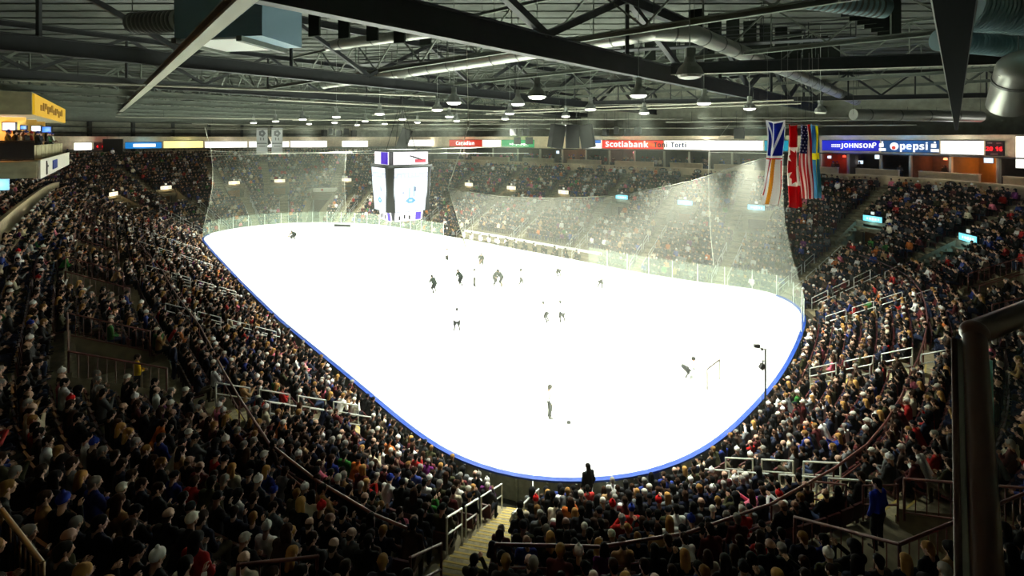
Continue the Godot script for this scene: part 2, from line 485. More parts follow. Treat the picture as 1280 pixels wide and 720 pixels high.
func structure() -> void:
	var conc := grained("tan concrete", Color(.5, .46, .36), .9, .4)
	var grey := grained("grey wall", Color(.64, .65, .58), .9, .2)
	var para := grained("beige parapet", Color(.88, .8, .66), .85, .3, .15)
	# ice
	var st := mb()
	var mid := Vector3.ZERO
	for k in 200: mid += pt(k, .05, 0) / 200
	for k in 200:
		st.set_normal(Vector3.UP); st.add_vertex(mid)
		st.set_normal(Vector3.UP); st.add_vertex(pt(k + 1, .05, 0))
		st.set_normal(Vector3.UP); st.add_vertex(pt(k, .05, 0))
	var ice := flat("ice", Color(.95, .965, .97), .45)
	ice.metallic_specular = .3
	tag(done(st, "floor", ice), "bright white ice sheet of the rink", "ice", "", "structure")
	# stepped seating bowl
	st = mb()
	for r in 27:
		var d0 := 1.2 + .85 * r
		var h := .5 + .442 * r
		for i in 400:
			var a := i * .5
			var b := a + .5
			var m := a + .25
			if d0 > dmax(m) + .2: continue
			if cut(m, d0 + .42): continue
			quad(st, pt(a, d0, h), pt(a, d0 + .85, h), pt(b, d0 + .85, h), pt(b, d0, h))
			quad(st, pt(a, d0, h - .442), pt(a, d0, h), pt(b, d0, h), pt(b, d0, h - .442))
	tag(done(st, "trim_1", conc), "stepped tan concrete terraces all round the rink", "terraces", "", "structure")
	st = mb()
	for i in 200:
		if i >= TUNNEL[0] - .5 and i + .5 < TUNNEL[1]: continue
		quad(st, pt(i, .1, .06), pt(i, 1.2, .06), pt(i + 1, 1.2, .06), pt(i + 1, .1, .06))
	tag(done(st, "trim_9", matte("rubber floor", Color(.2, .2, .18))), "dark rubber walkway just outside the boards", "walkway", "", "structure")
	# concourse floor and outer walls, roof deck
	st = mb()
	for i in 200:
		var m := i + .5
		var d0 := dmax(m) + .2
		quad(st, pt(i, d0, hb(d0) - .2), pt(i, 30, hb(d0) - .2), pt(i + 1, 30, hb(d0) - .2), pt(i + 1, d0, hb(d0) - .2))
	tag(done(st, "trim_2", conc), "flat concourse floor behind the top row of seats", "floor", "", "structure")
	for w in [["wall_left", 0.0, 62.0, "grey wall behind the left stand"], ["wall_back", 62.0, 88.0, "wall behind the camera"], ["wall_right", 88.0, 170.0, "grey wall behind the right hand suites"], ["wall_far", 170.0, 200.0, "grey wall behind the far end seats"]]:
		st = mb()
		ring(st, w[1], w[2], 30, 30.4, -1, 24, 2.0)
		tag(done(st, w[0], grey), w[3], "wall", "", "structure")
	st = mb()
	box(st, Vector3(-5, 24.05, -45), Vector3(170, .3, 190))
	for k in 95: box(st, Vector3(-5, 23.86, 48 - k * 2), Vector3(168, .1, .7))
	tag(done(st, "ceiling", grained("roof deck", Color(.33, .35, .32), .8, .15)), "ribbed dark grey steel roof deck high above", "ceiling", "", "structure")
	st = mb()
	box(st, Vector3(-5, -1.1, -45), Vector3(170, .2, 190))
	tag(done(st, "trim_3", conc), "slab beneath the whole arena", "floor", "", "structure")
	# parapets
	for w in [[96.5, 169.5, 19.9, 20.2, 9.7, 10.85, "beige parapet wall in front of the right hand suites"], [171.6, 197.4, 23.5, 23.8, 11.5, 12.7, "beige parapet wall above the far end seats"], [1.0, 62.0, 15.0, 15.2, 7.1, 8.25, "lower beige parapet wall crossing the left stand"], [1.0, 62.0, 16.0, 16.2, 7.8, 9.35, "upper beige parapet wall just behind the lower left one"]]:
		st = mb()
		ring(st, w[0], w[1], w[2], w[3], w[4], w[5])
		ring(st, w[0], w[1], w[2] - .04, w[3] + .04, w[5], w[5] + .08)
		tag(done(st, "trim_4", para), w[6], "parapet", "", "structure")
	# portals: landing, side walls, back wall with a door opening, sign above
	var dark := flat("painted corridor shade", Color(.07, .05, .035), .9)  # dark tone paints the shade inside a corridor
	var warm := flat("painted corridor light", Color(.62, .42, .2), .8)  # tan wall with warm orange light put into its colour
	var n := 0
	for p in portals:
		var s: float = p[0]
		var hw: float = p[1] / sc(s, (p[2] + p[3]) / 2)
		var h0 := hb(p[2]) - .25
		var top := hb(p[3]) + .1
		st = mb()
		var a := s - hw
		var b := s + hw
		quad(st, pt(a, p[2] - .5, h0), pt(a, p[3] + 1.5, h0), pt(b, p[3] + 1.5, h0), pt(b, p[2] - .5, h0))
		for e in [a, b]:
			quad(st, pt(e, p[2], h0 - .3), pt(e, p[2], hb(p[2]) + .25), pt(e, p[3], top + .2), pt(e, p[3], h0 - .3))
		var w := (b - a) / 5
		ring(st, a, a + w, p[3], p[3] + .2, h0, top + .35, .5); ring(st, b - w, b, p[3], p[3] + .2, h0, top + .35, .5)
		ring(st, a + w, b - w, p[3], p[3] + .2, minf(h0 + 2.1, top), top + .35, .5)
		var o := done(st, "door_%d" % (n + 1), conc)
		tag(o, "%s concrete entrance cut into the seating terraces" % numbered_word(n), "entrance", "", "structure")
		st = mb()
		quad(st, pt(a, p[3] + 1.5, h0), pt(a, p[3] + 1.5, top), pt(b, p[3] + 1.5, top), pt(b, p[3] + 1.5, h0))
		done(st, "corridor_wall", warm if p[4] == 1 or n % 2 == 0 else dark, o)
		if p[4] > 0:
			var at := pt(s, p[3] - .05, top + .62)
			var sg := thing("entrance_sign", at, face(s))
			var names2 := {1: "warm white", 2: "cyan and white"}
			tag(sg, "%s lit sign over the %s" % [names2[p[4]], numbered_word(n) + " entrance"], "sign", "lit entrance signs")
			var f := mb()
			box(f, Vector3(0, 0, .09), Vector3(1.94, .66, .14)); box(f, Vector3(0, -.42, .09), Vector3(.08, .3, .08))
			done(f, "case", flat("sign case", Color(.12, .12, .12)), sg)
			f = mb()
			box(f, Vector3(0, 0, 0), Vector3(1.8, .54, .05))
			done(f, "sign_face", glow("warm sign", Color(1, .95, .8), 1.3) if p[4] == 1 else glow("cyan sign", Color(.45, .85, .95), 1.3), sg)
			f = mb()
			for q in 5: box(f, Vector3(-.6 + .27 * q, 0, -.03), Vector3(.16, .2, .02))
			done(f, "lettering", flat("sign strokes", Color(.75, .72, .6)) if p[4] == 1 else glow("cyan strokes", Color(.9, 1, 1), 1.0), sg)
			f = mb()
			box(f, Vector3(0, .55, .05), Vector3(.3, .26, .08))
			done(f, "section_number", glow("number plate", Color(1, 1, .95), .5), sg)
			small_light(sg, Color(1, .9, .7) if p[4] == 1 else Color(.6, .9, 1), 1.0, Vector3(0, -.1, -.3))
		n += 1
	# tunnel under the far seats with its white sign
	st = mb()
	for e in [TUNNEL[0], TUNNEL[1]]: quad(st, pt(e, 0.2, 0), pt(e, .2, 2.9), pt(e, TUNNEL[2], 5.6), pt(e, TUNNEL[2], 0))
	quad(st, pt(TUNNEL[0], .1, .05), pt(TUNNEL[0], 12, .05), pt(TUNNEL[1], 12, .05), pt(TUNNEL[1], .1, .05))
	ring(st, TUNNEL[0], TUNNEL[1], TUNNEL[2], TUNNEL[2] + .2, 3.6, 5.7, .5)
	tag(done(st, "door_23", conc), "wide tunnel cut under the far end seats", "tunnel", "", "structure")
	st = mb()
	ring(st, TUNNEL[0] - .4, TUNNEL[1], TUNNEL[2] + 1.8, TUNNEL[2] + 1.9, 0, 3.8, .5)
	tag(done(st, "door_24", grained("brown shutter", Color(.42, .3, .17), .7, .5)), "end wall with painted orange glow in the far tunnel", "painted_glow", "", "structure")  # brown end wall paints the orange light inside the tunnel opening
	var sg := thing("tunnel_sign", pt((TUNNEL[0] + TUNNEL[1]) / 2, TUNNEL[2] - .15, 5.5), face(180.3))
	tag(sg, "long white sign board over the far tunnel mouth", "sign")
	st = mb()
	box(st, Vector3(0, 0, 0), Vector3(4.3, .75, .1))
	done(st, "board", flat("white board", Color(.9, .9, .86)), sg)
	st = mb()
	lathe(st, [Vector2(0, .02), Vector2(.2, .02), Vector2(.2, -.02), Vector2(0, -.02)], Vector3.ZERO, 14)
	put(st.commit(), "emblem", flat("emblem red", Color(.7, .2, .12)), sg, Transform3D(Basis(Vector3.RIGHT, PI / 2), Vector3(.5, 0, -.07)))

func numbered_word(n: int) -> String:
	return ["far left corner", "second far left", "third far end", "fourth far end", "fifth far end", "far right corner", "seventh right side", "eighth right side", "ninth right side", "first cyan right side", "second cyan right side", "third cyan right side", "fourth cyan right side", "nearest cyan right side", "farthest left stand", "second left stand", "third left stand", "fourth left stand", "nearest left stand", "near right stairs", "right corner lower", "right corner upper"][n]

func small_light(o: Node3D, c: Color, e: float, at: Vector3) -> void:
	var l := OmniLight3D.new()
	l.name = "light"
	l.light_color = c; l.light_energy = e; l.omni_range = 120; l.omni_attenuation = 2; l.light_size = .15; l.shadow_enabled = true
	l.position = at
	o.add_child(l)

func boards() -> void:
	var white := flat("white boards", Color(.9, .92, .93), .4)
	var back := grained("boards from behind", Color(.55, .57, .5), .8, .6)
	var blue := flat("blue cap rail", Color(.01, .22, .58), .5)
	var glass := flat("rink glass", Color(.8, .88, .8, .13), .5)  # milky tint stands in for reflections on the clear panes
	glass.transparency = BaseMaterial3D.TRANSPARENCY_ALPHA
	var post := flat("glass post", Color(.8, .82, .8), .5)
	var o := thing("rink_boards", Vector3.ZERO)
	tag(o, "white rink boards with blue cap rail and tall glass panels around the ice", "boards")
	for k in 80:
		var a := k * 2.5
		var b := a + 2.46
		var st := mb()
		ring(st, a, b, 0, .1, 0, 1.02, .85)
		done(st, "board_panel", white, o)
		st = mb()
		ring(st, a, b, .105, .16, 0, 1.0, .85)
		done(st, "backing", back, o)
		for q in [.6, 1.8]:
			st = mb()
			box(st, pt(a + q, .2, .5), Vector3(.08, 1, .08), face(a))
			done(st, "backing_post", back, o)
		st = mb()
		ring(st, a, a + 2.5, -.05, .2, 1.02, 1.1, .85)
		done(st, "cap_rail", blue if a < 106 or a > 196 else white, o)
		if a >= 127.5 and a < 151: continue
		st = mb()
		ring(st, a + .03, b, .06, .085, 1.1, 2.85, .85)
		done(st, "glass_panel", glass, o)
		if a > 95:
			st = mb()
			tube(st, pt(a, .08, 1.1), pt(a, .08, 2.85), .035, 6)
			done(st, "glass_post", post, o)
	# dark advertising strip on the far boards
	var st := mb()
	ring(st, 173.2, 176.2, -.03, -.004, .45, .85, .5)
	tag(done(st, "board_banner", flat("dark print", Color(.1, .1, .11))), "dark advertising strip low on the far right boards", "banner")
	# near-end and far-end nets
	var net := flat("net mesh", Color(.9, .92, .86, .135), .9)
	net.transparency = BaseMaterial3D.TRANSPARENCY_ALPHA
	net.backlight_enabled = true; net.backlight = Color(1, 1, .96)
	var cord := flat("net cord", Color(.85, .85, .8), .8)
	var up := {65.6: 12.8, 68.0: 12.55, 70.0: 12.5, 73.0: 12.55, 76.0: 12.8, 80.0: 13.1, 84.0: 13.4, 90.0: 13.7, 113.5: 13.7}
	hang_net(65.6, 113.5, up, 1.3, net, cord, "fine white safety net hanging at the near end, right of centre", 3.0)
	hang_net(174, 199.5, {174.0: 12.6, 180.0: 12.7, 195.0: 13.0, 199.5: 13.3}, .8, net, cord, "fine white safety net hanging behind the far end glass")
	st = mb()
	tube(st, pt(65.6, 0, 12.8), Vector3(-1.55, 15.4, -18.2), .018, 5)
	tube(st, Vector3(-1.55, 15.4, -18.2), Vector3(-1.6, 18.8, -18), .012, 5)
	box(st, Vector3(-1.55, 15.5, -18.2), Vector3(.09, .2, .09))
	tag(done(st, "net_cable", cord), "white cable from the near net corner up to the roof", "cable")
	st = mb()
	tube(st, pt(199.5, -.8, 13.3), Vector3(-42, 16.5, -70), .03, 5)
	tag(done(st, "net_cable", cord), "white cable at the left end of the far net", "cable")
	st = mb()
	tube(st, pt(113.5, -1.3, 13.7), Vector3(21, 16.4, -49.5), .02, 5)
	tag(done(st, "net_cable", cord), "slanting white cable from the right net corner to a speaker", "cable")
	for k in 2:
		st = mb()
		tube(st, Vector3(-48, 12.7 - k * .5, -80), Vector3(2, 13.2 + k * .9, -62), .03, 5)
		tag(done(st, "guy_wire", cord), "%s thin wire stretched across the hall behind the scoreboard" % ["lower", "upper"][k], "wire")

func hang_net(s0: float, s1: float, up: Dictionary, inward: float, net: Material, cord: Material, label: String, lean := 0.0) -> void:
	var o := thing("safety_net", Vector3.ZERO)
	tag(o, label, "net")
	var keys := up.keys()
	var st := mb()
	var rope := mb()
	var n := int((s1 - s0) * 1.5)
	var last := Vector3.ZERO
	var last_sb := 0.0
	for i in n + 1:
		var s := s0 + (s1 - s0) * i / n
		var h := 13.0
		for k in keys.size() - 1:
			if s >= keys[k] and s <= keys[k + 1]: h = lerpf(up[keys[k]], up[keys[k + 1]], (s - keys[k]) / (keys[k + 1] - keys[k]))
		var top := pt(s, -inward * clampf((s - s0) / 20.0, 0.0, 1.0), h)
		var sb := s + lean * clampf(1.0 - (s - s0) / 22.0, 0.0, 1.0)
		if i > 0:
			var b := sb - (sb - last_sb)
			for j in 4:
				var t0 := j / 4.0
				var t1 := (j + 1) / 4.0
				var pull := func(s_: float, top_: Vector3, t: float) -> Vector3:
					var lowp := pt(s_, .07, 2.86)
					var q := lowp.lerp(top_, t)
					return q + (pt(s_, -.5, 0) - pt(s_, 0, 0)) * sin(t * PI) * 1.2
				quad(st, pull.call(b, last, t0), pull.call(b, last, t1), pull.call(sb, top, t1), pull.call(sb, top, t0))
			tube(rope, last, top, .022, 5)
		last = top
		last_sb = sb
		if i == 0 or i == n:
			var prev := pt(sb, .07, 2.86)
			for j in 4:
				var t1 := (j + 1) / 4.0
				var q := pt(sb, .07, 2.86).lerp(top, t1) + (pt(sb, -.5, 0) - pt(sb, 0, 0)) * sin(t1 * PI) * 1.2
				tube(rope, prev, q, .022, 5)
				prev = q
	done(st, "mesh", net, o)
	done(rope, "edge_rope", cord, o)

# ------------------------------------------------------------------ stairs and rails
func stairs_and_rails() -> void:
	var stone := grained("worn stair concrete", Color(.62, .58, .46), .85, .8, .3)
	var yellow := flat("yellow nosing", Color(.62, .54, .26), .8)
	var steel := flat("galvanised rail", Color(.78, .79, .78), .35, .5)
	var maroon := flat("maroon painted rail", Color(.36, .16, .13), .45, .2)
	for p in portals:
		aisles.append([p[5], 1.2, p[2] + .2])
		aisles.append([p[0] + (p[1] + .7) / sc(p[0], 14), p[2] + .2, 19.3])
	aisles.append([69.7, 1.2, 12.0])
	aisles.append([174.5, 1.2, 19.3])
	var n := 0
	for a in aisles:
		var s: float = a[0]
		if a[1] > 5 and s > 60 and s < 90: continue
		var near := s > 56 and s < 93
		var o := thing("aisle_stairs", Vector3.ZERO)
		tag(o, "%s concrete aisle stairs, %s" % ["upper" if a[1] > 5 else "lower", place_word(s, a[1] > 5)], "stairs", "aisle stairs")
		var st := mb()
		var r := 0
		while 1.2 + .85 * r < a[2]:
			var d := 1.2 + .85 * r
			var h := .5 + .442 * r
			var hw := .6 / sc(s, d)
			if d >= a[1] - .1:
				if near: st = mb()
				ring(st, s - hw, s + hw, d + .43, d + .86, h - .05, h + .221, 1.0)
				ring(st, s - hw, s + hw, d, d + .43, h - .05, h + .012, 1.0)
				if near:
					var e := done(st, "step", stone, o)
					var ns := mb()
					ring(ns, s - hw, s + hw, d - .012, d + .05, h - .04, h + .018, 1.0)
					ring(ns, s - hw, s + hw, d + .42, d + .48, h + .18, h + .227, 1.0)
					done(ns, "nosing", yellow, e)
			r += 1
		if not near: tag(done(st, "steps", stone, o), "", "", "", "stuff")
		# railings on both sides of the lower flights
		if a[1] < 5:
			for side in [-1, 1]:
				for f in 4:
					var d1: float = 1.5 + f * 1.7
					if d1 + 1.3 > a[2] or (side == 1 and f == 3): continue
					var p0 := pt(along(s, d1, side * .72), d1, hb(d1))
					var p1 := pt(along(s, d1 + 1.3, side * .72), d1 + 1.3, hb(d1 + 1.3))
					if not seen(p0): continue
					var g := thing("stair_rail", p0)
					tag(g, "%s tubular rail, %s side of lower stairs %s" % [["ice-end", "second", "third", "topmost"][f], ["left", "right"][(side + 1) / 2], place_word(s)], "railing", "aisle stair rails")
					var q := p1 - p0
					var m := mb()
					tube(m, Vector3(0, .95, 0), q + Vector3(0, .95, 0), .032, 6)
					done(m, "top_bar", steel, g)
					m = mb()
					tube(m, Vector3(0, .5, 0), q + Vector3(0, .5, 0), .026, 6)
					done(m, "lower_bar", steel, g)
					for e in [Vector3.ZERO, q]:
						m = mb()
						tube(m, e, e + Vector3(0, .96, 0), .032, 6)
						done(m, "post", steel, g)
		n += 1
	# the long maroon rail that runs round the stand
	for run in [["long maroon rail running along the left stand", rail_runs[0]], ["long maroon rail sweeping round the near right stand", rail_runs[1]]]:
		var o := thing("maroon_rail", Vector3.ZERO)
		tag(o, run[0], "railing")
		var st := mb()
		var posts := mb()
		var low := mb()
		var L: Array = run[1]
		for k in L.size() - 1:
			var cnt := maxi(1, int((L[k + 1][0] - L[k][0]) * sc(L[k][0], 8) / 2.2))
			for j in cnt:
				var t0 := float(j) / cnt
				var t1 := float(j + 1) / cnt
				var a := pt(lerpf(L[k][0], L[k + 1][0], t0), lerpf(L[k][1], L[k + 1][1], t0), hb(lerpf(L[k][1], L[k + 1][1], t0)))
				var b := pt(lerpf(L[k][0], L[k + 1][0], t1), lerpf(L[k][1], L[k + 1][1], t1), hb(lerpf(L[k][1], L[k + 1][1], t1)))
				tube(st, a + Vector3(0, 1.1, 0), b + Vector3(0, 1.1, 0), .04, 6)
				tube(low, a + Vector3(0, .6, 0), b + Vector3(0, .6, 0), .025, 6)
				tube(posts, a, a + Vector3(0, 1.1, 0), .03, 6)
		done(st, "top_bar", maroon, o); done(low, "lower_bar", maroon, o); tag(done(posts, "posts", maroon, o), "", "", "", "stuff")
	# guard rails with balusters over the near entrances
	var k := 0
	for p in portals:
		if p[4] > 0: k += 1; continue
		var hw: float = p[1] / sc(p[0], p[3])
		guard([[p[0] - hw, p[3] + .1], [p[0] + hw, p[3] + .1]], "back guard rail with balusters over the %s entrance" % numbered_word(k), maroon)
		for side in [-1, 1]:
			guard([[p[0] + side * hw, p[2] + .2], [p[0] + side * hw, p[3] + .1]], "%s sloping guard rail of the %s entrance" % [["left", "right"][(side + 1) / 2], numbered_word(k)], maroon)
		k += 1
	frame_rail(76.5, 6.4, 76.5, 7.5, "left low brown rail frame before the right stairs", maroon)
	frame_rail(76.55, 7.95, 76.75, 8.7, "right low brown rail frame before the right stairs", maroon)
	guard([[68.75, 13.9], [69.05, 12.8]], "short maroon guard rail at the bottom left edge", maroon)
	frame_rail(69.6, 11.5, 69.7, 10.3, "short maroon rail beside the top of the centre stairs", maroon)
	guard([[67.0, 15.2], [68.0, 15.6]], "sloping rail in the bottom left corner", flat("brass rail", Color(.5, .38, .2), .4, .3))

func place_word(s: float, upper := false) -> String:
	if absf(s - 69.7) < .6: return "at the centre foot of the near stand"
	var left := s < 69.7 or s > 172
	var rank := 1
	for p in aisles:
		if (p[1] > 5) != upper: continue
		var q: float = p[0]
		if left and q < 69.2 and s < 69.7 and q > s + .3: rank += 1
		elif not left and q > 70.2 and q < s - .3: rank += 1
		elif s > 172 and q > 172 and q > s + .3: rank += 1
	return "%s %s" % [nth(rank), "from the far left corner" if s > 172 else "left of centre" if left else "right of centre"]

func guard(L: Array, label: String, m: Material) -> void:
	var a := pt(L[0][0], L[0][1], hb(L[0][1]) + .1)
	var b := pt(L[1][0], L[1][1], hb(L[1][1]) + .1)
	if not seen(a) and not seen(b): return
	var o := thing("guard_rail", a)
	tag(o, label, "railing")
	var q := b - a
	var st := mb()
	tube(st, Vector3(0, 1.05, 0), q + Vector3(0, 1.05, 0), .035, 6)
	done(st, "top_bar", m, o)
	st = mb()
	tube(st, Vector3(0, .12, 0), q + Vector3(0, .12, 0), .025, 6)
	done(st, "bottom_bar", m, o)
	var n := maxi(2, int(q.length() / .28))
	st = mb()
	for i in n + 1:
		var c := q * (float(i) / n)
		if i == 0 or i == n:
			var e := mb()
			tube(e, c - Vector3(0, .1, 0), c + Vector3(0, 1.07, 0), .035, 6)
			done(e, "post", m, o)
		else: tube(st, c + Vector3(0, .12, 0), c + Vector3(0, 1.05, 0), .013, 5)
	tag(done(st, "balusters", m, o), "", "", "", "stuff")

func frame_rail(s0: float, d0: float, s1: float, d1: float, label: String, m: Material) -> void:
	var a := pt(s0, d0, hb(d0))
	var q := pt(s1, d1, hb(d1)) - a
	var o := thing("rail_frame", a)
	tag(o, label, "railing")
	for h in [1.0, .45]:
		var st := mb()
		tube(st, Vector3(0, h, 0), q + Vector3(0, h, 0), .03, 6)
		done(st, "bar", m, o)
	for e in [Vector3.ZERO, q]:
		var st := mb()
		tube(st, e, e + Vector3(0, 1.02, 0), .03, 6)
		done(st, "post", m, o)

# ------------------------------------------------------------------ lit band of boards above the suites
func rd(s: float) -> float:
	return 22.8 + 4.0 * smoothstep(169.0, 174.0, s)

func lettering(o: Node3D, words: String, at: Vector3, height: float, m: Material, stretch := 1.0) -> void:
	var t := TextMesh.new()
	var f := SystemFont.new()
	f.font_names = ["Droid Sans"]; f.font_weight = 700
	t.font = f; t.font_size = 32; t.text = words; t.depth = .05; t.pixel_size = height / 24.0
	var k := put(t, "lettering", m, o, Transform3D(Basis(Vector3.UP, PI) * Basis.from_scale(Vector3(stretch, 1, 1)), at))
	k.mesh = t

func panel(s0: float, s1: float, label: String, m: Material, c: Color, e: float, h0 := 13.4, h1 := 14.7) -> Node3D:
	var s := (s0 + s1) / 2
	var d := rd(s) - .08
	var o := thing("advertising_board", pt(s, d, (h0 + h1) / 2), face(s))
	tag(o, label, "sign")
	var inv := o.transform.affine_inverse()
	var st := mb()
	ring(st, s0, s1, d, d + .08, h0, h1, .5)
	var g := joined_mesh(st, inv)
	put(g, "lit_panel", m, o)
	st = mb()
	ring(st, s0, s1, d - .05, d + .1, h1, h1 + .06, .5); ring(st, s0, s1, d - .05, d + .1, h0 - .06, h0, .5)
	put(joined_mesh(st, inv), "frame", flat("board frame", Color(.15, .15, .16), .6), o)
	if e > 0: small_light(o, c, e, Vector3(0, 0, -.9))
	return o

func joined_mesh(st: SurfaceTool, t: Transform3D) -> ArrayMesh:
	var w := mb()
	w.append_from(st.commit(), 0, t)
	return w.commit()

func ribbons() -> void:
	var fascia := grained("beige fascia", Color(.86, .79, .66), .85, .3, .15)
	var st := mb()
	for i in 204:
		var a := 96.0 + i * .5
		var b := a + .5
		quad(st, pt(a, rd(a), 13.25), pt(a, rd(a), 15.35), pt(b, rd(b), 15.35), pt(b, rd(b), 13.25))
		quad(st, pt(a, rd(a) + .4, 13.25), pt(a, rd(a), 13.25), pt(b, rd(b), 13.25), pt(b, rd(b) + .4, 13.25))
		quad(st, pt(a, rd(a), 15.35), pt(a, rd(a) + .4, 15.35), pt(b, rd(b) + .4, 15.35), pt(b, rd(b), 15.35))
		quad(st, pt(b, rd(b) + .4, 13.25), pt(b, rd(b) + .4, 15.35), pt(a, rd(a) + .4, 15.35), pt(a, rd(a) + .4, 13.25))
	tag(done(st, "trim_5", fascia), "beige fascia band carrying the lit boards", "fascia", "", "structure")
	var white := glow("white lit", Color(1, .99, .95), 1.6)
	var ink := flat("board ink", Color(.04, .05, .07))
	var lit := glow("white letters", Color(1, 1, 1), 1.3)
	panel(168.7, 173.8, "plain white lit board right of the scoreboard cable", white, Color(1, 1, .95), 3)
	var o := panel(163.9, 168.5, "orange red lit board with white lettering, left of the green one", glow("red lit", Color(.85, .2, .1), .8), Color(1, .3, .1), 1.5)
	lettering(o, "Canadian", Vector3(.3, 0, -.1), .75, lit)
	panel(160.6, 163.8, "short white lit board between the red and green boards", white, Color.WHITE, 2)
	o = panel(153.4, 160.4, "green lit board with white lettering", glow("green lit", Color(.02, .6, .32), .9), Color(.1, 1, .5), 1.5)
	st = mb()
	for q in 14: box(st, Vector3(-2.0 + .3 * q, -.12 + .04 * (q % 2), -.12), Vector3(.2 if q % 5 else .1, .2 + .1 * (q % 3), .04))
	tag(done(st, "white_strokes", lit, o), "", "", "", "stuff")
	panel(147.4, 150.3, "short cream lit board beside the big hanging speakers", glow("cream lit", Color(.9, .95, .7), 1.2), Color(1, 1, .8), 1)
	o = panel(140.1, 142.7, "short blue over white lit board left of the orange red one", white, Color(.6, .8, 1), 1)
	st = mb()
	box(st, Vector3(0, .4, -.06), Vector3(2.5, .5, .04)); box(st, Vector3(.3, -.1, -.06), Vector3(1.8, .07, .04))
	done(st, "blue_stripe", glow("blue lit", Color(.05, .4, .75), .9), o)
	o = panel(129.4, 139.9, "long orange red lit board with white lettering", glow("orange lit", Color(.95, .17, .06), .95), Color(1, .3, .1), 2)
	lettering(o, "Scotiabank", Vector3(.6, .02, -.45), .9, lit, 1.15)
	st = mb()
	for k in 7: box(st, Vector3(-2.6 - .3 * k, .35 - .1 * k, -.4), Vector3(1.5, .06, .05))
	done(st, "amber_rays", glow("amber", Color(1, .5, .1), .9), o)
	o = panel(114.0, 129.2, "longest white lit board with dark and blue lettering at its left", white, Color.WHITE, 4)
	lettering(o, "Toni", Vector3(6.3, 0, -.9), .75, ink)
	lettering(o, "Torti", Vector3(3.7, 0, -.75), .75, flat("blue ink", Color(.03, .2, .4)))
	panel(112.5, 113.9, "short cyan lit board seen between the flags", glow("cyan lit", Color(.02, .55, .65), .9), Color(.2, 1, 1), 1)
	o = panel(109.05, 110.95, "blue lit board with white lettering right of the flags", glow("royal lit", Color(.03, .08, .75), .9), Color(.2, .3, 1), 2, 13.55, 14.75)
	lettering(o, "JOHNSON", Vector3(-1.0, 0, -.3), .54, lit)
	st = mb()
	lathe(st, [Vector2(.1, .02), Vector2(.2, .02), Vector2(.2, -.02), Vector2(.1, -.02)], Vector3.ZERO, 14)
	put(st.commit(), "ring_mark", lit, o, Transform3D(Basis(Vector3.RIGHT, PI / 2), Vector3(-2.72, .2, -.3)))
	st = mb()
	box(st, Vector3(2.75, -.02, -.2), Vector3(.5, .5, .04)); box(st, Vector3(2.35, -.2, -.2), Vector3(.4, .2, .04)); box(st, Vector3(2.0, 0, -.2), Vector3(.04, .8, .04))
	for k in 5:
		box(st, Vector3(1.7 - .2 * k, .08, -.22), Vector3(.15, .12, .04)); box(st, Vector3(1.7 - .2 * k, -.14, -.22), Vector3(.14, .12, .04))
	done(st, "house_mark", lit, o)
	o = panel(107.5, 109.0, "teal blue lit board with white lettering and a round emblem", glow("teal lit", Color(.0, .26, .48), .9), Color(.2, .6, 1), 2, 13.5, 14.75)
	lettering(o, "pepsi", Vector3(-.55, .02, -.25), .8, lit)
	st = mb()
	lathe(st, [Vector2(0, .03), Vector2(.42, .03), Vector2(.42, -.03), Vector2(0, -.03)], Vector3.ZERO, 20)
	var em := put(st.commit(), "round_emblem", lit, o, Transform3D(Basis(Vector3.RIGHT, PI / 2), Vector3(1.32, 0, -.25)))
	st = mb()
	lathe(st, [Vector2(0, .05), Vector2(.2, .05), Vector2(.2, -.05), Vector2(0, -.05)], Vector3(.03, 0, .17), 16)
	put(st.commit(), "red_swirl", glow("red swirl", Color(.9, .25, .1), .9), em)
	for x in [2.55, -2.5]:
		st = mb()
		box(st, Vector3(x, -.4, -.22), Vector3(.7, .3, .04)); box(st, Vector3(x + .1, .1, -.22), Vector3(.45, .4, .04)); box(st, Vector3(x, .45, -.22), Vector3(.15, .18, .04))
		done(st, "splash_mark", lit, o)
	o = panel(106.45, 107.45, "white lit board just left of the red clock digits", white, Color.WHITE, 2, 13.4, 14.75)
	digits(105.98, 106.38, 13.35, 14.75, ["20", "16"], "red digit clock board on the right wall")
	o = panel(103.8, 105.72, "big blank white lit screen at the right edge", white, Color.WHITE, 3, 12.3, 15.2)
	# far left end
	panel(194.3, 195.0, "white lit board next to the far left red digits", white, Color.WHITE, 1.5, 13.1, 14.3)
	digits(193.75, 194.2, 13.1, 14.3, ["4", "6"], "red digit clock board at the far left")
	o = panel(191.3, 192.9, "sky blue lit board with white strip at the far left", glow("sky lit", Color(.1, .5, .8), 1.0), Color(.5, .8, 1), 1.5, 13.2, 14.3)
	st = mb()
	box(st, Vector3(0, 0, -.25), Vector3(3.6, .55, .04))
	done(st, "white_strip", white, o)
	panel(189.3, 191.2, "pale yellow lit board at the far left", glow("yellow lit", Color(1, .95, .6), 1.4), Color(1, 1, .7), 2, 13.2, 14.5)
	panel(186.9, 189.2, "white lit board left of the hanging banners", white, Color.WHITE, 2, 13.15, 14.4)
	panel(184.3, 186.8, "white lit board behind the two hanging banners", white, Color.WHITE, 2, 13.15, 14.4)
	panel(181.6, 184.2, "white lit board right of the hanging banners", white, Color.WHITE, 2, 13.1, 14.5)
	panel(178.2, 180.4, "white lit board left of the scoreboard", white, Color.WHITE, 2, 13.15, 14.5)
	panel(174.6, 175.1, "tiny red lit board behind the scoreboard cable", glow("red lit", Color(.85, .2, .1), .8), Color.RED, 0, 13.6, 14.6)

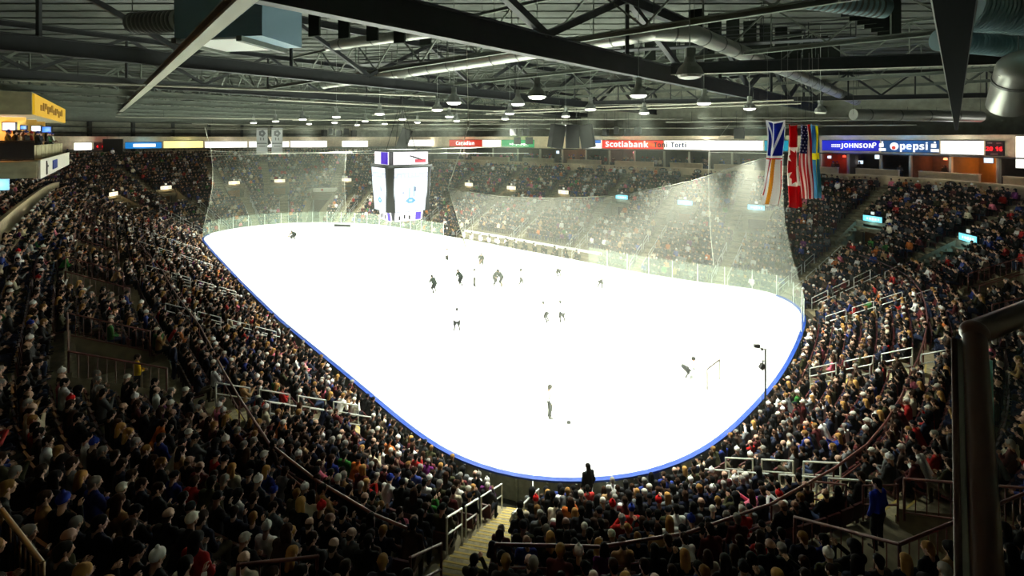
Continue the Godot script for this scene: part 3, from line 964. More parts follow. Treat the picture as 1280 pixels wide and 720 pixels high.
func digits(s0: float, s1: float, h0: float, h1: float, words: Array, label: String) -> void:
	var s := (s0 + s1) / 2
	var d := rd(s) - .12
	var o := thing("clock_board", pt(s, d, (h0 + h1) / 2), face(s))
	tag(o, label, "scoreboard")
	var w := pt(s0, d, 0).distance_to(pt(s1, d, 0))
	var st := mb()
	box(st, Vector3.ZERO, Vector3(w, h1 - h0, .16))
	done(st, "case", flat("clock case", Color(.05, .04, .05)), o)
	var red := glow("red digits", Color(1, .08, .12), 1.6)
	for k in 2: lettering(o, words[k], Vector3(w * (.27 - .54 * k), -.05, -.12), .42, red)
	st = mb()
	for k in 2: box(st, Vector3(w * (.25 - .5 * k), .5, -.1), Vector3(w * .26, .09, .03))
	box(st, Vector3(0, -.55, -.1), Vector3(w * .4, .08, .03))
	done(st, "captions", flat("clock captions", Color(.5, .48, .45)), o)
	small_light(o, Color(1, .1, .1), .4, Vector3(0, 0, -.6))

# ------------------------------------------------------------------ suites
func suites() -> void:
	var tan := grained("suite wall", Color(.36, .27, .2), .85, .3)
	var para: Material = M["beige parapet"]
	var post := flat("suite post", Color(.62, .58, .5), .7)
	var st := mb()
	ring(st, 97, 170, 22.3, 27.2, 10.2, 10.35)
	tag(done(st, "trim_6", M["tan concrete"]), "floor of the right hand suites", "floor", "", "structure")
	st = mb()
	ring(st, 97, 170, 27.0, 27.2, 10.3, 13.4)
	tag(done(st, "trim_7", tan), "dark brown back wall of the right hand suites", "wall", "", "structure")
	st = mb()
	ring(st, 97, 170, 22.4, 27.2, 13.12, 13.24)
	tag(done(st, "trim_8", flat("suite ceiling", Color(.2, .18, .16))), "dark ceiling of the right hand suites", "ceiling", "", "structure")
	var edges := [104.3, 105.3, 106.1, 107.2, 108.2, 109.0, 110.0, 111.0, 113.6, 117.0, 121.0, 125.0, 129.2, 134.0, 138.5, 143.0, 147.5, 152.0, 157.0, 162.0, 166.5]
	for k in edges.size():
		var s: float = edges[k]
		var p := mb()
		box(p, pt(s, 22.7, 11.8), Vector3(.22, 3.0, .3), face(s))
		var o := done(p, "suite_post", post)
		tag(o, "pale upright post between suites, %s from the right edge" % nth(k + 1), "post", "suite posts")
		p = mb()
		box(p, pt(s, 25.05, 11.75), Vector3(.12, 2.9, 4.2), face(s))
		tag(done(p, "wall_right_partition", tan), "partition wall behind the %s suite post" % nth(k + 1), "wall", "", "structure")
		if k + 1 < edges.size():
			var e: float = edges[k + 1]
			var gap := (e - s) * .3
			p = mb()
			ring(p, s + (gap if k % 2 == 0 else 0.0), e - (0.0 if k % 2 == 0 else gap), 22.0, 22.3, 10.3, 11.45, .5)
			ring(p, s + (gap if k % 2 == 0 else 0.0), e - (0.0 if k % 2 == 0 else gap), 21.9, 22.4, 11.45, 11.52, .5)
			tag(done(p, "suite_balcony", para), "low beige balcony wall of suite %s from the right edge" % nth(k + 1), "balcony", "suite balconies")
	# lit suites, screens and the section plates
	var lamps := [[106.65, Color(1, .62, .2), 8.0, "warm orange"], [110.5, Color(1, .3, .2), 2.0, "reddish"], [145.0, Color(1, .6, .25), 2.5, "dim amber"], [107.8, Color(1, .6, .4), 1.5, "dim rosy"], [136.0, Color(1, .5, .6), 1.0, "dim pinkish"]]
	for l in lamps:
		var o := thing("suite_lamp", pt(l[0], 26.2, 12.75), face(l[0]))
		tag(o, "%s wall lamp inside a right hand suite" % l[3], "lamp")
		var m := mb()
		lathe(m, [Vector2(0, .15), Vector2(.16, .1), Vector2(.2, -.1), Vector2(0, -.12)], Vector3.ZERO, 10)
		done(m, "shade", glow("suite lamp " + l[3], l[1], 2.5), o)
		small_light(o, l[1], l[2], Vector3(0, -.25, -.3))
	var tvs := [[109.2, 23.6, 12.85, "small white screen under the teal board", .62], [106.55, 24.0, 12.9, "tilted pale blue screen in the orange lit suite", .8], [110.75, 23.4, 12.7, "small pale screen in the reddish suite", .4], [109.9, 25.5, 12.1, "white jersey on the dark suite wall with an added glow", .5], [125.5, 24.5, 12.4, "small cream screen under the longest white board", .6], [149.0, 23.6, 12.6, "small blue screen under the cream board", .6]]  # the jersey is no screen; its brightness is an added glowing panel
	for v in tvs:
		var o := thing("screen", pt(v[0], v[1], v[2]), face(v[0]))
		tag(o, v[3], "screen")
		var m := mb()
		box(m, Vector3(0, 0, .03), Vector3(v[4] + .08, v[4] * .8 + .08, .06))
		done(m, "case", flat("screen case", Color(.05, .05, .05)), o)
		m = mb()
		box(m, Vector3(0, 0, -.01), Vector3(v[4], v[4] * .8, .03))
		done(m, "display", glow("screen glow", Color(.85, .93, 1), 1.0), o)
		small_light(o, Color(.9, .95, 1), .3, Vector3(0, 0, -.3))
	var plates := [100.5, 106.7, 110.6, 116.0, 122.0, 128.0, 133.0, 138.5, 146.0, 153.0]
	for k in plates.size():
		var o := thing("section_plate", pt(plates[k], 19.84, 10.55), face(plates[k]))
		tag(o, "small dark oval plate on the beige parapet, %s from the right" % nth(k + 1), "plate", "section plates")
		var m := mb()
		lathe(m, [Vector2(0, .02), Vector2(.4, .02), Vector2(.4, -.02), Vector2(0, -.02)], Vector3.ZERO, 14)
		put(m.commit(), "oval", flat("plate black", Color(.08, .08, .08)), o, Transform3D(Basis(Vector3.RIGHT, PI / 2) * Basis.from_scale(Vector3(1.3, 1, .75)), Vector3.ZERO))
		m = mb()
		for j in 3: box(m, Vector3(-.22 + .22 * j, 0, -.03), Vector3(.14, .26, .02))
		done(m, "characters", flat("plate white", Color(.85, .85, .82)), o)
	left_balcony()

func left_balcony() -> void:
	# a box that juts out over the left stand: local x outward from the rink (left), local z away from the camera along the side
	var e1 := Vector3(-.607, 0, -.795)
	var e2 := Vector3(-.795, 0, .607)
	var K := Vector3(-27.3, 0, -29.4)
	var b := Basis(e2, Vector3.UP, e1)
	var cream := grained("balcony plaster", Color(.66, .62, .48), .85, .4, .2)
	var o := thing("suite_balcony", K, b)
	tag(o, "cream suite box jutting out over the left stand with yellow sign", "balcony")
	var st := mb()
	box(st, Vector3(6, 13.2, 10.5), Vector3(12, .95, 21))
	done(st, "floor_slab", cream, o)
	st = mb()
	box(st, Vector3(6.2, 17.0, 10.5), Vector3(12, 1.3, 21))
	done(st, "roof_slab", cream, o)
	st = mb()
	box(st, Vector3(7.5, 15, 10.5), Vector3(.2, 2.8, 20.6))
	done(st, "back_wall", flat("lamplight toned plaster", Color(.85, .66, .3), .8), o)  # yellow paints the warm room light into the wall colour
	for z in [-5.2, -10.4, -15.6]:
		st = mb()
		box(st, Vector3(4.2, 15, -(z)), Vector3(6.4, 2.7, .15))
		done(st, "partition", flat("lamplight toned plaster", Color(.85, .66, .3), .8), o)  # partitions carry the same painted lamplight
	st = mb()
	box(st, Vector3(.15, 16.98, 10.4), Vector3(.1, 1.2, 20.4))
	var y := done(st, "yellow_sign", glow("yellow sign", Color(.95, .74, .1), .6), o)
	for k in 12:
		st = mb()
		box(st, Vector3(.08, 17.0 + .1 * (k % 3 - 1), -(-3.2 - 1.25 * k)), Vector3(.06, .35 + .15 * (k % 2), .75))
		done(st, "sign_stroke", flat("sign ochre", Color(.55, .4, .06)), y)
	st = mb()
	box(st, Vector3(-.1, 13.2, 10.5), Vector3(.1, 1.1, 20.6))
	var wb := done(st, "white_banner", flat("balcony banner", Color(.85, .83, .78)), o)
	st = mb()
	box(st, Vector3(-.17, 13.2, 8.2), Vector3(.04, .6, 3.0))
	done(st, "blue_logo", flat("logo blue", Color(.12, .2, .5)), wb)
	st = mb()
	box(st, Vector3(-.17, 13.1, 3.2), Vector3(.04, .7, .5)); box(st, Vector3(-.17, 13.45, 3.1), Vector3(.04, .3, .25)); box(st, Vector3(-.17, 13.25, 3.6), Vector3(.04, .12, .8))
	done(st, "dark_emblem", flat("emblem dark", Color(.2, .17, .15)), wb)
	for k in 9:
		st = mb()
		box(st, Vector3(.35, 14.15, -(-1.5 - k * 2.2)), Vector3(.2, .85, 2.0))
		done(st, "front_panel", cream, o)
	# end railing with balusters
	var rail := flat("dark brown rail", Color(.2, .11, .07), .5)
	var g := thing("balcony_rail", K + b * Vector3(0, 13.68, .1), b)
	tag(g, "dark brown end railing of the cream suite box", "railing")
	st = mb()
	tube(st, Vector3(.1, 1.15, 0), Vector3(9, 1.15, 0), .05, 6); tube(st, Vector3(.1, .1, 0), Vector3(9, .1, 0), .04, 6)
	done(st, "bars", rail, g)
	for k in 46:
		st = mb()
		tube(st, Vector3(.15 + .19 * k, .1, 0), Vector3(.15 + .19 * k, 1.15, 0), .018, 5)
		done(st, "baluster", rail, g)
	st = mb()
	box(st, Vector3(4.5, .62, -(.06)), Vector3(8.8, .95, .02))
	done(st, "mesh_screen", flat("rail backing", Color(.13, .075, .05), .8), g)
	var lamp := thing("balcony_lamp", K + b * Vector3(5.5, 16.2, 2.5), b)
	tag(lamp, "warm ceiling lamp inside the cream suite box", "lamp")
	st = mb()
	lathe(st, [Vector2(0, .12), Vector2(.3, .1), Vector2(.3, 0), Vector2(0, -.04)], Vector3.ZERO, 12)
	done(st, "shade", glow("balcony lamp", Color(1, .72, .35), 2.5), lamp)
	small_light(lamp, Color(1, .7, .32), 16, Vector3(0, -.3, 0))
	for k in 4:
		var at: Vector3 = [Vector3(1.75, 15.75, 4.9), Vector3(1.08, 15.7, 4.9), Vector3(.95, 15.7, 9.6), Vector3(.85, 15.7, 14.8)][k]
		var tv := thing("screen", K + b * at, Basis(Vector3.UP, .15))
		tag(tv, ["largest white wall screen in the cream suite box", "small blue screen beside the largest wall screen", "pale screen over the crowd in the suite box", "blue screen deepest in the suite box"][k], "screen")
		var w: float = [.46, .2, .36, .42][k]
		st = mb()
		box(st, Vector3(0, 0, -.04), Vector3(w * 1.5 + .12, w + .1, .08))
		done(st, "case", M["screen case"], tv)
		st = mb()
		box(st, Vector3(0, 0, .01), Vector3(w * 1.5, w, .03))
		done(st, "display", glow("tv white", Color(.95, .97, 1), 1.2) if k % 2 == 0 else glow("tv blue", Color(.2, .45, .9), 1.0), tv)
		small_light(tv, Color(.9, .95, 1), .5, Vector3(0, 0, .3))
	var low := thing("screen", Vector3(-27.65, 12.5, -27.6), Basis(Vector3.UP, .5))
	tag(low, "pale blue screen below the suite box at the left edge", "screen")
	st = mb()
	box(st, Vector3.ZERO, Vector3(.8, .6, .1))
	done(st, "display", glow("low screen", Color(.6, .85, 1), 1.0), low)
	small_light(low, Color(.7, .9, 1), .4, Vector3(0, 0, .3))

# ------------------------------------------------------------------ roof steel and ducts
func plan_pt(x: float, z: float, h: float) -> Vector3:
	return Vector3(x, h, -z)

func girder(st: SurfaceTool, a: Vector3, b: Vector3, depth: float, flange: float) -> void:     # an I beam
	bar(st, a, b, .06, depth)
	bar(st, a + Vector3(0, depth / 2, 0), b + Vector3(0, depth / 2, 0), flange, .05)
	bar(st, a - Vector3(0, depth / 2, 0), b - Vector3(0, depth / 2, 0), flange, .05)

func truss(called: String, label: String, a: Vector3, b: Vector3, rise: float, depth: float, flange: float, bays: int, steel: Material, web: float, lit: Material = null) -> void:
	var o := thing(called, a)
	tag(o, label, "roof beam")
	var q := b - a
	var up := Vector3(0, rise, 0)
	var st := mb()
	girder(st, Vector3(0, depth / 2, 0), q + Vector3(0, depth / 2, 0), depth, flange)
	done(st, "bottom_chord", steel, o)
	if lit:
		st = mb()
		bar(st, Vector3(0, -.03, 0), q - Vector3(0, .03, 0), flange, .03)
		done(st, "painted_lit_flange", lit, o)  # pale strip paints light from the ice onto the beam underside
	if rise <= 0: return
	st = mb()
	girder(st, up, q + up, depth * .6, flange)
	done(st, "top_chord", steel, o)
	for k in bays:
		var p0 := q * (float(k) / bays)
		var p1 := q * (float(k + 1) / bays)
		var m := (p0 + p1) / 2
		st = mb()
		bar(st, p0 + Vector3(0, depth, 0), m + up, web, web)
		done(st, "diagonal", steel, o)
		st = mb()
		bar(st, m + up, p1 + Vector3(0, depth, 0), web, web)
		done(st, "diagonal", steel, o)
		st = mb()
		bar(st, m + Vector3(0, depth, 0), m + up, web * .6, web * .6)
		done(st, "upright", steel, o)

func duct(label: String, pts: Array, r: float, m: Material, ribs: float, band: Material) -> void:
	var o := thing("air_duct", pts[0])
	tag(o, label, "duct")
	var st := mb()
	var rb := mb()
	for k in pts.size() - 1:
		var a: Vector3 = pts[k] - pts[0]
		var b: Vector3 = pts[k + 1] - pts[0]
		tube(st, a, b, r, 18)
		if k > 0:
			var s := SphereMesh.new()
			s.radius = r * 1.01; s.height = r * 2.02; s.radial_segments = 16; s.rings = 8
			st.append_from(s, 0, Transform3D(Basis(), a))
		var n := int((b - a).length() / ribs)
		var v := (b - a).normalized()
		for i in n: tube(rb, a + v * (i + .5) * ribs - v * minf(.05, ribs * .3), a + v * (i + .5) * ribs + v * minf(.05, ribs * .3), r * 1.05, 18)
	done(st, "pipe", m, o)
	tag(done(rb, "bands", band, o), "", "", "", "stuff")
	st = mb()
	for k in pts.size():
		var a: Vector3 = pts[k] - pts[0]
		tube(st, a, Vector3(a.x, 23.8 - pts[0].y, a.z), .02, 5)
	done(st, "hangers", band, o)

func roof() -> void:
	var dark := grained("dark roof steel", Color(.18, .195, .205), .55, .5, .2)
	var mid := grained("grey roof steel", Color(.42, .45, .41), .55, .5, .2)  # paler, greener tone paints haze and lifted light on the far steel
	var pale := flat("pale roof steel", Color(.62, .62, .56), .6)  # own tone of the pipes; on beam undersides it paints light
	truss("roof_truss", "massive dark roof truss crossing the top from centre left to right", plan_pt(-26, -11, 18.3), plan_pt(47, 74.5, 18.3), 3.9, .95, .42, 8, dark, .3)
	truss("roof_truss", "second dark roof truss running from the left edge under the first", plan_pt(-40, -1.0, 18.9), plan_pt(26, 87, 18.9), 3.9, .75, .36, 9, dark, .26)
	truss("roof_truss", "third dark roof truss behind the second at the left", plan_pt(-52, 9, 18.9), plan_pt(14, 93, 18.9), 3.6, .6, .34, 10, dark, .22)
	var u := Vector2(.67, .742)
	var v := Vector2(-.743, .67)
	for k in 7:
		var c := v * (52.0 + 8.5 * k)
		var a := c + u * -6
		var b := c + u * 76
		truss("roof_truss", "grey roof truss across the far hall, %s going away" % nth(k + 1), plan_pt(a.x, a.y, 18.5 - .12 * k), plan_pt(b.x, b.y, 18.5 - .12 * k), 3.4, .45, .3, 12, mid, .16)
	truss("roof_beam", "dark roof beam at the upper right with light painted on its lower edge", plan_pt(9.4, 30.3, 18.8), plan_pt(30, 24.6, 18.8), 0, .62, .3, 0, dark, .2, pale)
	truss("roof_beam", "lower dark roof beam at the right behind the first", plan_pt(9, 57, 18.75), plan_pt(46, 46, 18.75), 2.6, .4, .3, 7, dark, .16, pale)
	truss("roof_beam", "dark box beam running away at the right edge of the roof", plan_pt(1.2, 1.4, 15.9), plan_pt(50, 57.6, 15.9), 0, .3, .21, 0, matte("box beam paint", Color(.1, .11, .11)), .2)
	var edge := mb()  # added strips paint the light caught along the beam edges
	for e in [-.105, .105]: tube(edge, Vector3(1.2 + e * .75, 15.885, -1.4 + e * .65), Vector3(50 + e * .75, 15.885, -57.6 + e * .65), .012, 5)
	tag(done(edge, "painted_beam_light", mid), "thin strips of painted light along the dark box beam at the right", "painted_edge_light")
	truss("roof_beam", "beam with painted lit underside crossing the dark trusses at the left", plan_pt(-1.4, 6.2, 18.3), plan_pt(-58, 75, 18.3), 0, .3, .4, 0, mid, .2, pale)
	var n := 0
	for x in [-26.0, -14.0, 22.0, 32.0, 42.0, 52.0, 62.0]:
		var a: Vector2 = u * x + v * -22
		var b: Vector2 = u * x + v * 112
		if x == -14.0: a = u * x + v * 2
		truss("roof_joist", "slim lattice joist running away under the roof, %s from the left" % nth(n + 1), plan_pt(a.x, a.y, 20.0), plan_pt(b.x, b.y, 20.0), 2.6, .22, .2, 24, mid, .09)
		n += 1
	# long pale conduits and pipes under the trusses
	var pipes := [[-34.0, 26.0, -6.0, 40.0, 18.3], [-20.0, 42.0, 4.0, 66.0, 18.2], [-2.0, 56.0, 22.0, 40.0, 18.0], [-3.0, 60.0, 24.0, 42.5, 17.9], [-48.0, 62.0, -2.0, 80.0, 17.6], [-30.0, 70.0, 22.0, 66.0, 17.5], [-18.0, 66.0, -6.0, 52.0, 18.0], [20.0, 55.0, 45.0, 55.0, 17.2], [18.0, 60.0, 45.0, 50.0, 16.9], [24.0, 64.0, 45.0, 57.0, 16.5], [-30.0, 90.0, 10.0, 84.0, 17.4], [-50.0, 80.0, -30.0, 100.0, 17.3], [-55.0, 92.0, 10.0, 97.0, 16.9], [-60.0, 88.0, 5.0, 100.0, 16.6], [5.0, 74.0, 40.0, 66.0, 16.4]]
	for k in pipes.size():
		var p: Array = pipes[k]
		var a := plan_pt(p[0], p[1], p[4])
		var b := plan_pt(p[2], p[3], p[4])
		var o := thing("roof_pipe", a)
		tag(o, "long thin pale pipe slung under the roof trusses, %s" % ["at far left", "left of centre", "over the right stand, near one", "over the right stand, far one", "over the far ice, left one", "over the far ice, middle one", "short one over the ice", "right wall upper one", "right wall middle one", "right wall lowest one", "above the far right seats", "above the far left corner", "over the far end, lower one", "over the far end, lowest one", "above the right hand suites"][k], "pipe")
		var st := mb()
		tube(st, Vector3.ZERO, b - a, .07, 8)
		done(st, "pipe", pale, o)
		st = mb()
		for j in 5:
			var q := (b - a) * (.1 + .2 * j)
			tube(st, q, q + Vector3(0, 1.2, 0), .02, 5)
		done(st, "hangers", dark, o)
	# ducts
	var tin := flat("tin duct", Color(.62, .63, .6), .38, .6)
	var band := flat("duct band", Color(.4, .41, .4), .5, .5)
	var teal := flat("spiral duct", Color(.5, .6, .62), .35, .6)
	duct("long round silver duct bending above the centre of the roof", [plan_pt(-18, 49, 20.2), plan_pt(-2, 34, 20.2), plan_pt(7.2, 26, 20.4), plan_pt(9.4, 26.4, 20.4), plan_pt(23, 41, 20.0), plan_pt(37, 55, 19.0)], .45, tin, 2.2, band)
	duct("big ribbed spiral duct in the top right corner", [plan_pt(14.2, 16.2, 19.2), plan_pt(26, 18.5, 19.0)], .75, teal, .16, teal)
	duct("smaller spiral duct below the big one at top right", [plan_pt(15.5, 18.6, 18.6), plan_pt(18.8, 19.0, 18.4)], .4, teal, .14, teal)
	duct("fat silver elbow duct at the right edge", [plan_pt(20.5, 17.5, 18.2), plan_pt(17.6, 17.8, 17.4), plan_pt(18.2, 18.8, 16.2)], .62, tin, .9, band)
	duct("horizontal silver duct above the right hand suites", [plan_pt(30, 45, 17.1), plan_pt(43, 47, 17.0)], .5, tin, 3.0, band)
	duct("short blue grey duct at the top right of centre", [plan_pt(12.8, 22, 21.0), plan_pt(16.6, 22.8, 20.8)], .45, teal, .3, band)
	duct("ribbed duct stub at the top left", [plan_pt(-15.2, 20.5, 19.6), plan_pt(-12.9, 20, 19.6)], .42, tin, .2, band)
	duct("round duct dropping into the blue grey air box", [plan_pt(-9.6, 19, 21.4), plan_pt(-4.5, 15.2, 21.2)], .42, tin, 1.2, band)
	duct("bright lower duct behind the blue grey air box", [plan_pt(-13, 36, 21.5), plan_pt(-1, 29, 21.5)], .35, tin, 3.0, band)
	# air handling box with its white underside
	var bb := Basis(Vector3(u.x, 0, -u.y), Vector3.UP, Vector3(u.x, 0, -u.y).cross(Vector3.UP))
	var ab := thing("air_box", Vector3(-10.9, 18.72, -20.6), Basis(Vector3.UP, -.16))
	tag(ab, "blue grey air handling box with white underside at the upper left", "air unit")
	var st := mb()
	box(st, Vector3(0, 1.1, 0), Vector3(3.7, 2.0, 2.6))
	done(st, "casing", flat("air box paint", Color(.45, .56, .62), .6), ab)
	st = mb()
	box(st, Vector3(-.4, .06, 0), Vector3(2.5, .08, 2.5))
	done(st, "underside", flat("air box white", Color(.95, .95, .93), .7), ab)
	for x in [-1.75, 1.0]:
		st = mb()
		box(st, Vector3(x, .0, 0), Vector3(.22, .2, 2.9))
		done(st, "bracket", mid, ab)
	# hanging dark baffles in rows at upper right
	var spots := []
	for k in 10: spots.append([12.0 + 1.7 * k, 33.5 + 1.1 * k, "front row at upper right", k])
	for k in 10: spots.append([9.0 + 1.9 * k, 39.5 + .9 * k, "back row at upper right", k])
	for k in 9: spots.append([-17.5 + 1.5 * k, 27.0 + .7 * k, "row at upper left", k])
	for k in 8: spots.append([15.5 + 1.0 * k, 24.0 + .9 * k, "nearest row at upper right", k])
	for q in spots:
		var o := thing("baffle", plan_pt(q[0], q[1], 20.95))
		tag(o, "flat dark baffle hanging from the roof, %s, %s one" % [q[2], nth(q[3] + 1)], "baffle", "hanging baffles")
		st = mb()
		box(st, Vector3(0, 1.25, 0), Vector3(.85, 2.5, .12), Basis(Vector3.UP, -.45))
		done(st, "board", matte("baffle green grey", Color(.14, .155, .14)), o)
		st = mb()
		for e in [-.4, .4]: tube(st, Vector3(e, 2.5, 0), Vector3(e, 2.85, 0), .015, 5)
		done(st, "hangers", mid, o)
	# catwalk with rails near the middle
	var ca := plan_pt(-12, 41, 20.9)
	var cb := plan_pt(20, 30, 20.9)
	var cw := thing("catwalk", ca)
	tag(cw, "dark catwalk with rails above the silver duct", "catwalk")
	var cq := cb - ca
	st = mb()
	bar(st, Vector3.ZERO, cq, 1.0, .08)
	done(st, "deck", dark, cw)
	var side := cq.cross(Vector3.UP).normalized() * .5
	for s in [-1, 1]:
		for h in [.5, 1.0]:
			st = mb()
			tube(st, side * s + Vector3(0, h, 0), cq + side * s + Vector3(0, h, 0), .03, 5)
			done(st, "rail", dark, cw)
		st = mb()
		for k in 15: tube(st, side * s + cq * (k / 14.0), side * s + cq * (k / 14.0) + Vector3(0, 2.6, 0) * (1.0 if k % 3 == 0 else .39), .03, 5)
		tag(done(st, "posts", dark, cw), "", "", "", "stuff")
	# columns on the far left wall
	for k in 9:
		var s: float = 199.0 - 1.7 * k
		st = mb()
		box(st, pt(s, 29.6, 17.5), Vector3(.5, 12, .5), face(s))
		tag(done(st, "wall_column", dark), "dark steel column on the far wall, %s from the left" % nth(k + 1), "column", "far wall columns")
	for h in [15.9, 16.9, 17.9]:
		st = mb()
		for i in 60:
			var s := 180.0 + i / 3.0
			tube(st, pt(s, 29.0, h), pt(s + 1.0 / 3, 29.0, h), .08, 5)
		tag(done(st, "wall_pipe", dark), "%s dark pipe running along the far wall" % {15.9: "lowest", 16.9: "middle", 17.9: "topmost"}[h], "pipe")

# ------------------------------------------------------------------ things that hang over the ice
func speaker(at: Vector3, size: Vector3, b: Basis, label: String, group := "") -> void:
	var o := thing("loudspeaker", at, b)
	tag(o, label, "speaker", group)
	var st := mb()
	box(st, Vector3.ZERO, size)
	done(st, "cabinet", flat("speaker black", Color(.04, .042, .045), .8), o)
	st = mb()
	box(st, Vector3(0, 0, size.z / 2 + .01), Vector3(size.x * .86, size.y * .9, .03))
	done(st, "grille", flat("speaker grille", Color(.1, .1, .1), .9), o)
	st = mb()
	for x in [-.3, .3]: tube(st, Vector3(x * size.x, size.y / 2, 0), Vector3(x * size.x, size.y / 2 + 1.6, 0), .02, 5)
	done(st, "hangers", flat("speaker hanger", Color(.3, .3, .3), .5), o)

func hanging() -> void:
	# the scoreboard: an eight sided block, four large screens with cut corners
	var c := Vector3(-11.9, 0, -55)
	var o := thing("scoreboard", c + Vector3(0, 6.4, 0), Basis(Vector3.UP, -.16))
	tag(o, "four sided hanging scoreboard with bright white screens over the ice", "scoreboard")
	var black := flat("scoreboard black", Color(.05, .055, .06), .6)
	var steel := flat("scoreboard steel", Color(.22, .23, .24), .6)
	var st := mb()
	box(st, Vector3(0, 3.3, 0), Vector3(4.0, 4.6, 4.0), Basis(Vector3.UP, PI / 4))
	for k in 4: box(st, Basis(Vector3.UP, PI / 2 * k) * Vector3(0, 3.3, 2.75), Vector3(.95, 4.5, .5), Basis(Vector3.UP, PI / 2 * k))
	done(st, "core", black, o)
	st = mb()
	box(st, Vector3(0, 5.75, 0), Vector3(4.9, .25, 4.9), Basis(Vector3.UP, PI / 4)); box(st, Vector3(0, 7.3, 0), Vector3(4.7, .2, 4.7), Basis(Vector3.UP, PI / 4)); box(st, Vector3(0, 6.5, 0), Vector3(3.6, 1.5, 3.6), Basis(Vector3.UP, PI / 4)); box(st, Vector3(0, .6, 0), Vector3(3.1, 1.0, 3.1), Basis(Vector3.UP, PI / 4))
	done(st, "frames", steel, o)
	var screen := Image.create(64, 96, false, Image.FORMAT_RGB8)
	screen.fill(Color(.93, .97, 1))
	screen.fill_rect(Rect2i(0, 10, 64, 12), Color(.68, .72, .84))
	for k in 10: screen.fill_rect(Rect2i(k * 7, 10 + (k * 5) % 6, 4, 7), Color(.8, .83, .92))
	screen.fill_rect(Rect2i(28, 44, 3, 22), Color(.55, .78, .9)); screen.fill_rect(Rect2i(37, 40, 3, 24), Color(.55, .78, .9)); screen.fill_rect(Rect2i(38, 42, 4, 10), Color(.3, .38, .5)); screen.fill_rect(Rect2i(16, 52, 3, 5), Color(.5, .55, .65))
	for y in 12: screen.fill_rect(Rect2i(32 - (10 - absi(y - 6)), 66 + y, 2 * (10 - absi(y - 6)), 1), Color(.3, .58, .75))
	screen.fill_rect(Rect2i(29, 70, 6, 4), Color(.7, .92, 1)); screen.fill_rect(Rect2i(2, 71, 9, 1), Color(.5, .6, .75))
	var sm := flat("scoreboard picture", Color(.1, .1, .1), .5)
	sm.emission_enabled = true; sm.emission_texture = ImageTexture.create_from_image(screen); sm.emission = Color.BLACK; sm.emission_energy_multiplier = 1.15
	var pale := glow("scoreboard white", Color(1, .98, 1), 1.3)
	var violet := glow("scoreboard violet", Color(.3, .08, .8), .9)
	var pinkish := glow("scoreboard crimson", Color(.75, .12, .25), .9)
	var ink := flat("scoreboard ink", Color(.06, .06, .1))
	for k in 4:
		var b := Basis(Vector3.UP, PI / 4 + PI / 2 * k)
		var t := Transform3D(b, Vector3.ZERO)
		st = mb()
		var tilt := Basis(Vector3.RIGHT, .06)
		var w := 3.7
		var A := t * (Vector3(0, 3.3, 2.45) + tilt * Vector3(-w / 2, -2.25, 0))
		var B := t * (Vector3(0, 3.3, 2.45) + tilt * Vector3(-w / 2, 2.25, 0))
		var C := t * (Vector3(0, 3.3, 2.45) + tilt * Vector3(w / 2, 2.25, 0))
		var D := t * (Vector3(0, 3.3, 2.45) + tilt * Vector3(w / 2, -2.25, 0))
		quad(st, A, B, C, D, true)
		done(st, "main_screen", sm, o)
		st = mb()
		box(st, t * Vector3(0, 3.3, 2.3), Vector3(w + .15, 4.6, .2), b * tilt)
		done(st, "screen_case", black, o)
		st = mb()
		box(st, t * Vector3(0, 6.55, 2.2), Vector3(3.6, 1.3, .12), b)
		done(st, "upper_ring", pale, o)
		st = mb()
		box(st, t * Vector3(1.15 if k % 2 == 0 else .95, 6.25 if k % 2 == 0 else 6.55, 2.28), Vector3(1.2 if k % 2 == 0 else 1.75, .34 if k % 2 == 0 else 1.24, .06), b)
		var block := done(st, "colour_block", violet if k % 2 == 1 else pinkish, o)
		if k % 2 == 0:
			st = mb()
			for j in 3: box(st, t * Vector3(.3 + .35 * j, 6.7 - .12 * j, 2.3), Vector3(.7, .12, .05), b * Basis(Vector3.BACK, -.25))
			done(st, "strokes", ink, o)
		st = mb()
		box(st, t * Vector3(0, .45, 1.75), Vector3(2.9, .95, .12), b * Basis(Vector3.RIGHT, .12))
		done(st, "lower_ring", pale, o)
		st = mb()
		box(st, t * Vector3(1.1, .45, 1.84), Vector3(.6, .8, .05), b * Basis(Vector3.RIGHT, .12)); 
		done(st, "lower_block", violet, o)
		st = mb()
		for j in 3: box(st, t * Vector3(-1.0 + .55 * j, .35 + .1 * (j % 2), 1.86), Vector3(.16, .4, .05), b)
		done(st, "lower_strokes", ink, o)
		var l := AreaLight3D.new()
		l.name = "light"
		l.area_size = Vector2(w, 4.4); l.light_color = Color(.93, .97, 1); l.light_energy = 3.0; l.area_range = 150; l.area_attenuation = 2; l.shadow_enabled = true
		l.transform = t * Transform3D(Basis(Vector3.UP, PI), Vector3(0, 3.3, 2.7))
		o.add_child(l)
	st = mb()
	for x in [-1.2, 1.2]:
		for z in [-1.2, 1.2]: tube(st, Vector3(x, 7.3, z), Vector3(x * .1, 12.3, z * .1), .03, 5)
	tube(st, Vector3(0, 12.2, 0), Vector3(0, 13, 0), .15, 8)
	done(st, "cables", flat("steel cable", Color(.12, .12, .12), .5), o)
	# speaker clusters
	for k in 3: speaker(Vector3(4.4 + 1.5 * k, 15.2, -50.0 - .5 * absf(k - 1)), Vector3(1.25, 2.3, 1.0), Basis(Vector3.UP, -.35 * (k - 1)) * Basis(Vector3.BACK, .16 * (k - 1)), "%s black speaker of the big cluster right of centre" % ["left", "middle", "right"][k], "big speaker cluster")
	speaker(Vector3(-18.6, 14.7, -88), Vector3(1.6, 4.0, 1.4), Basis(Vector3.BACK, -.35), "tilted black speaker hanging left of the scoreboard")
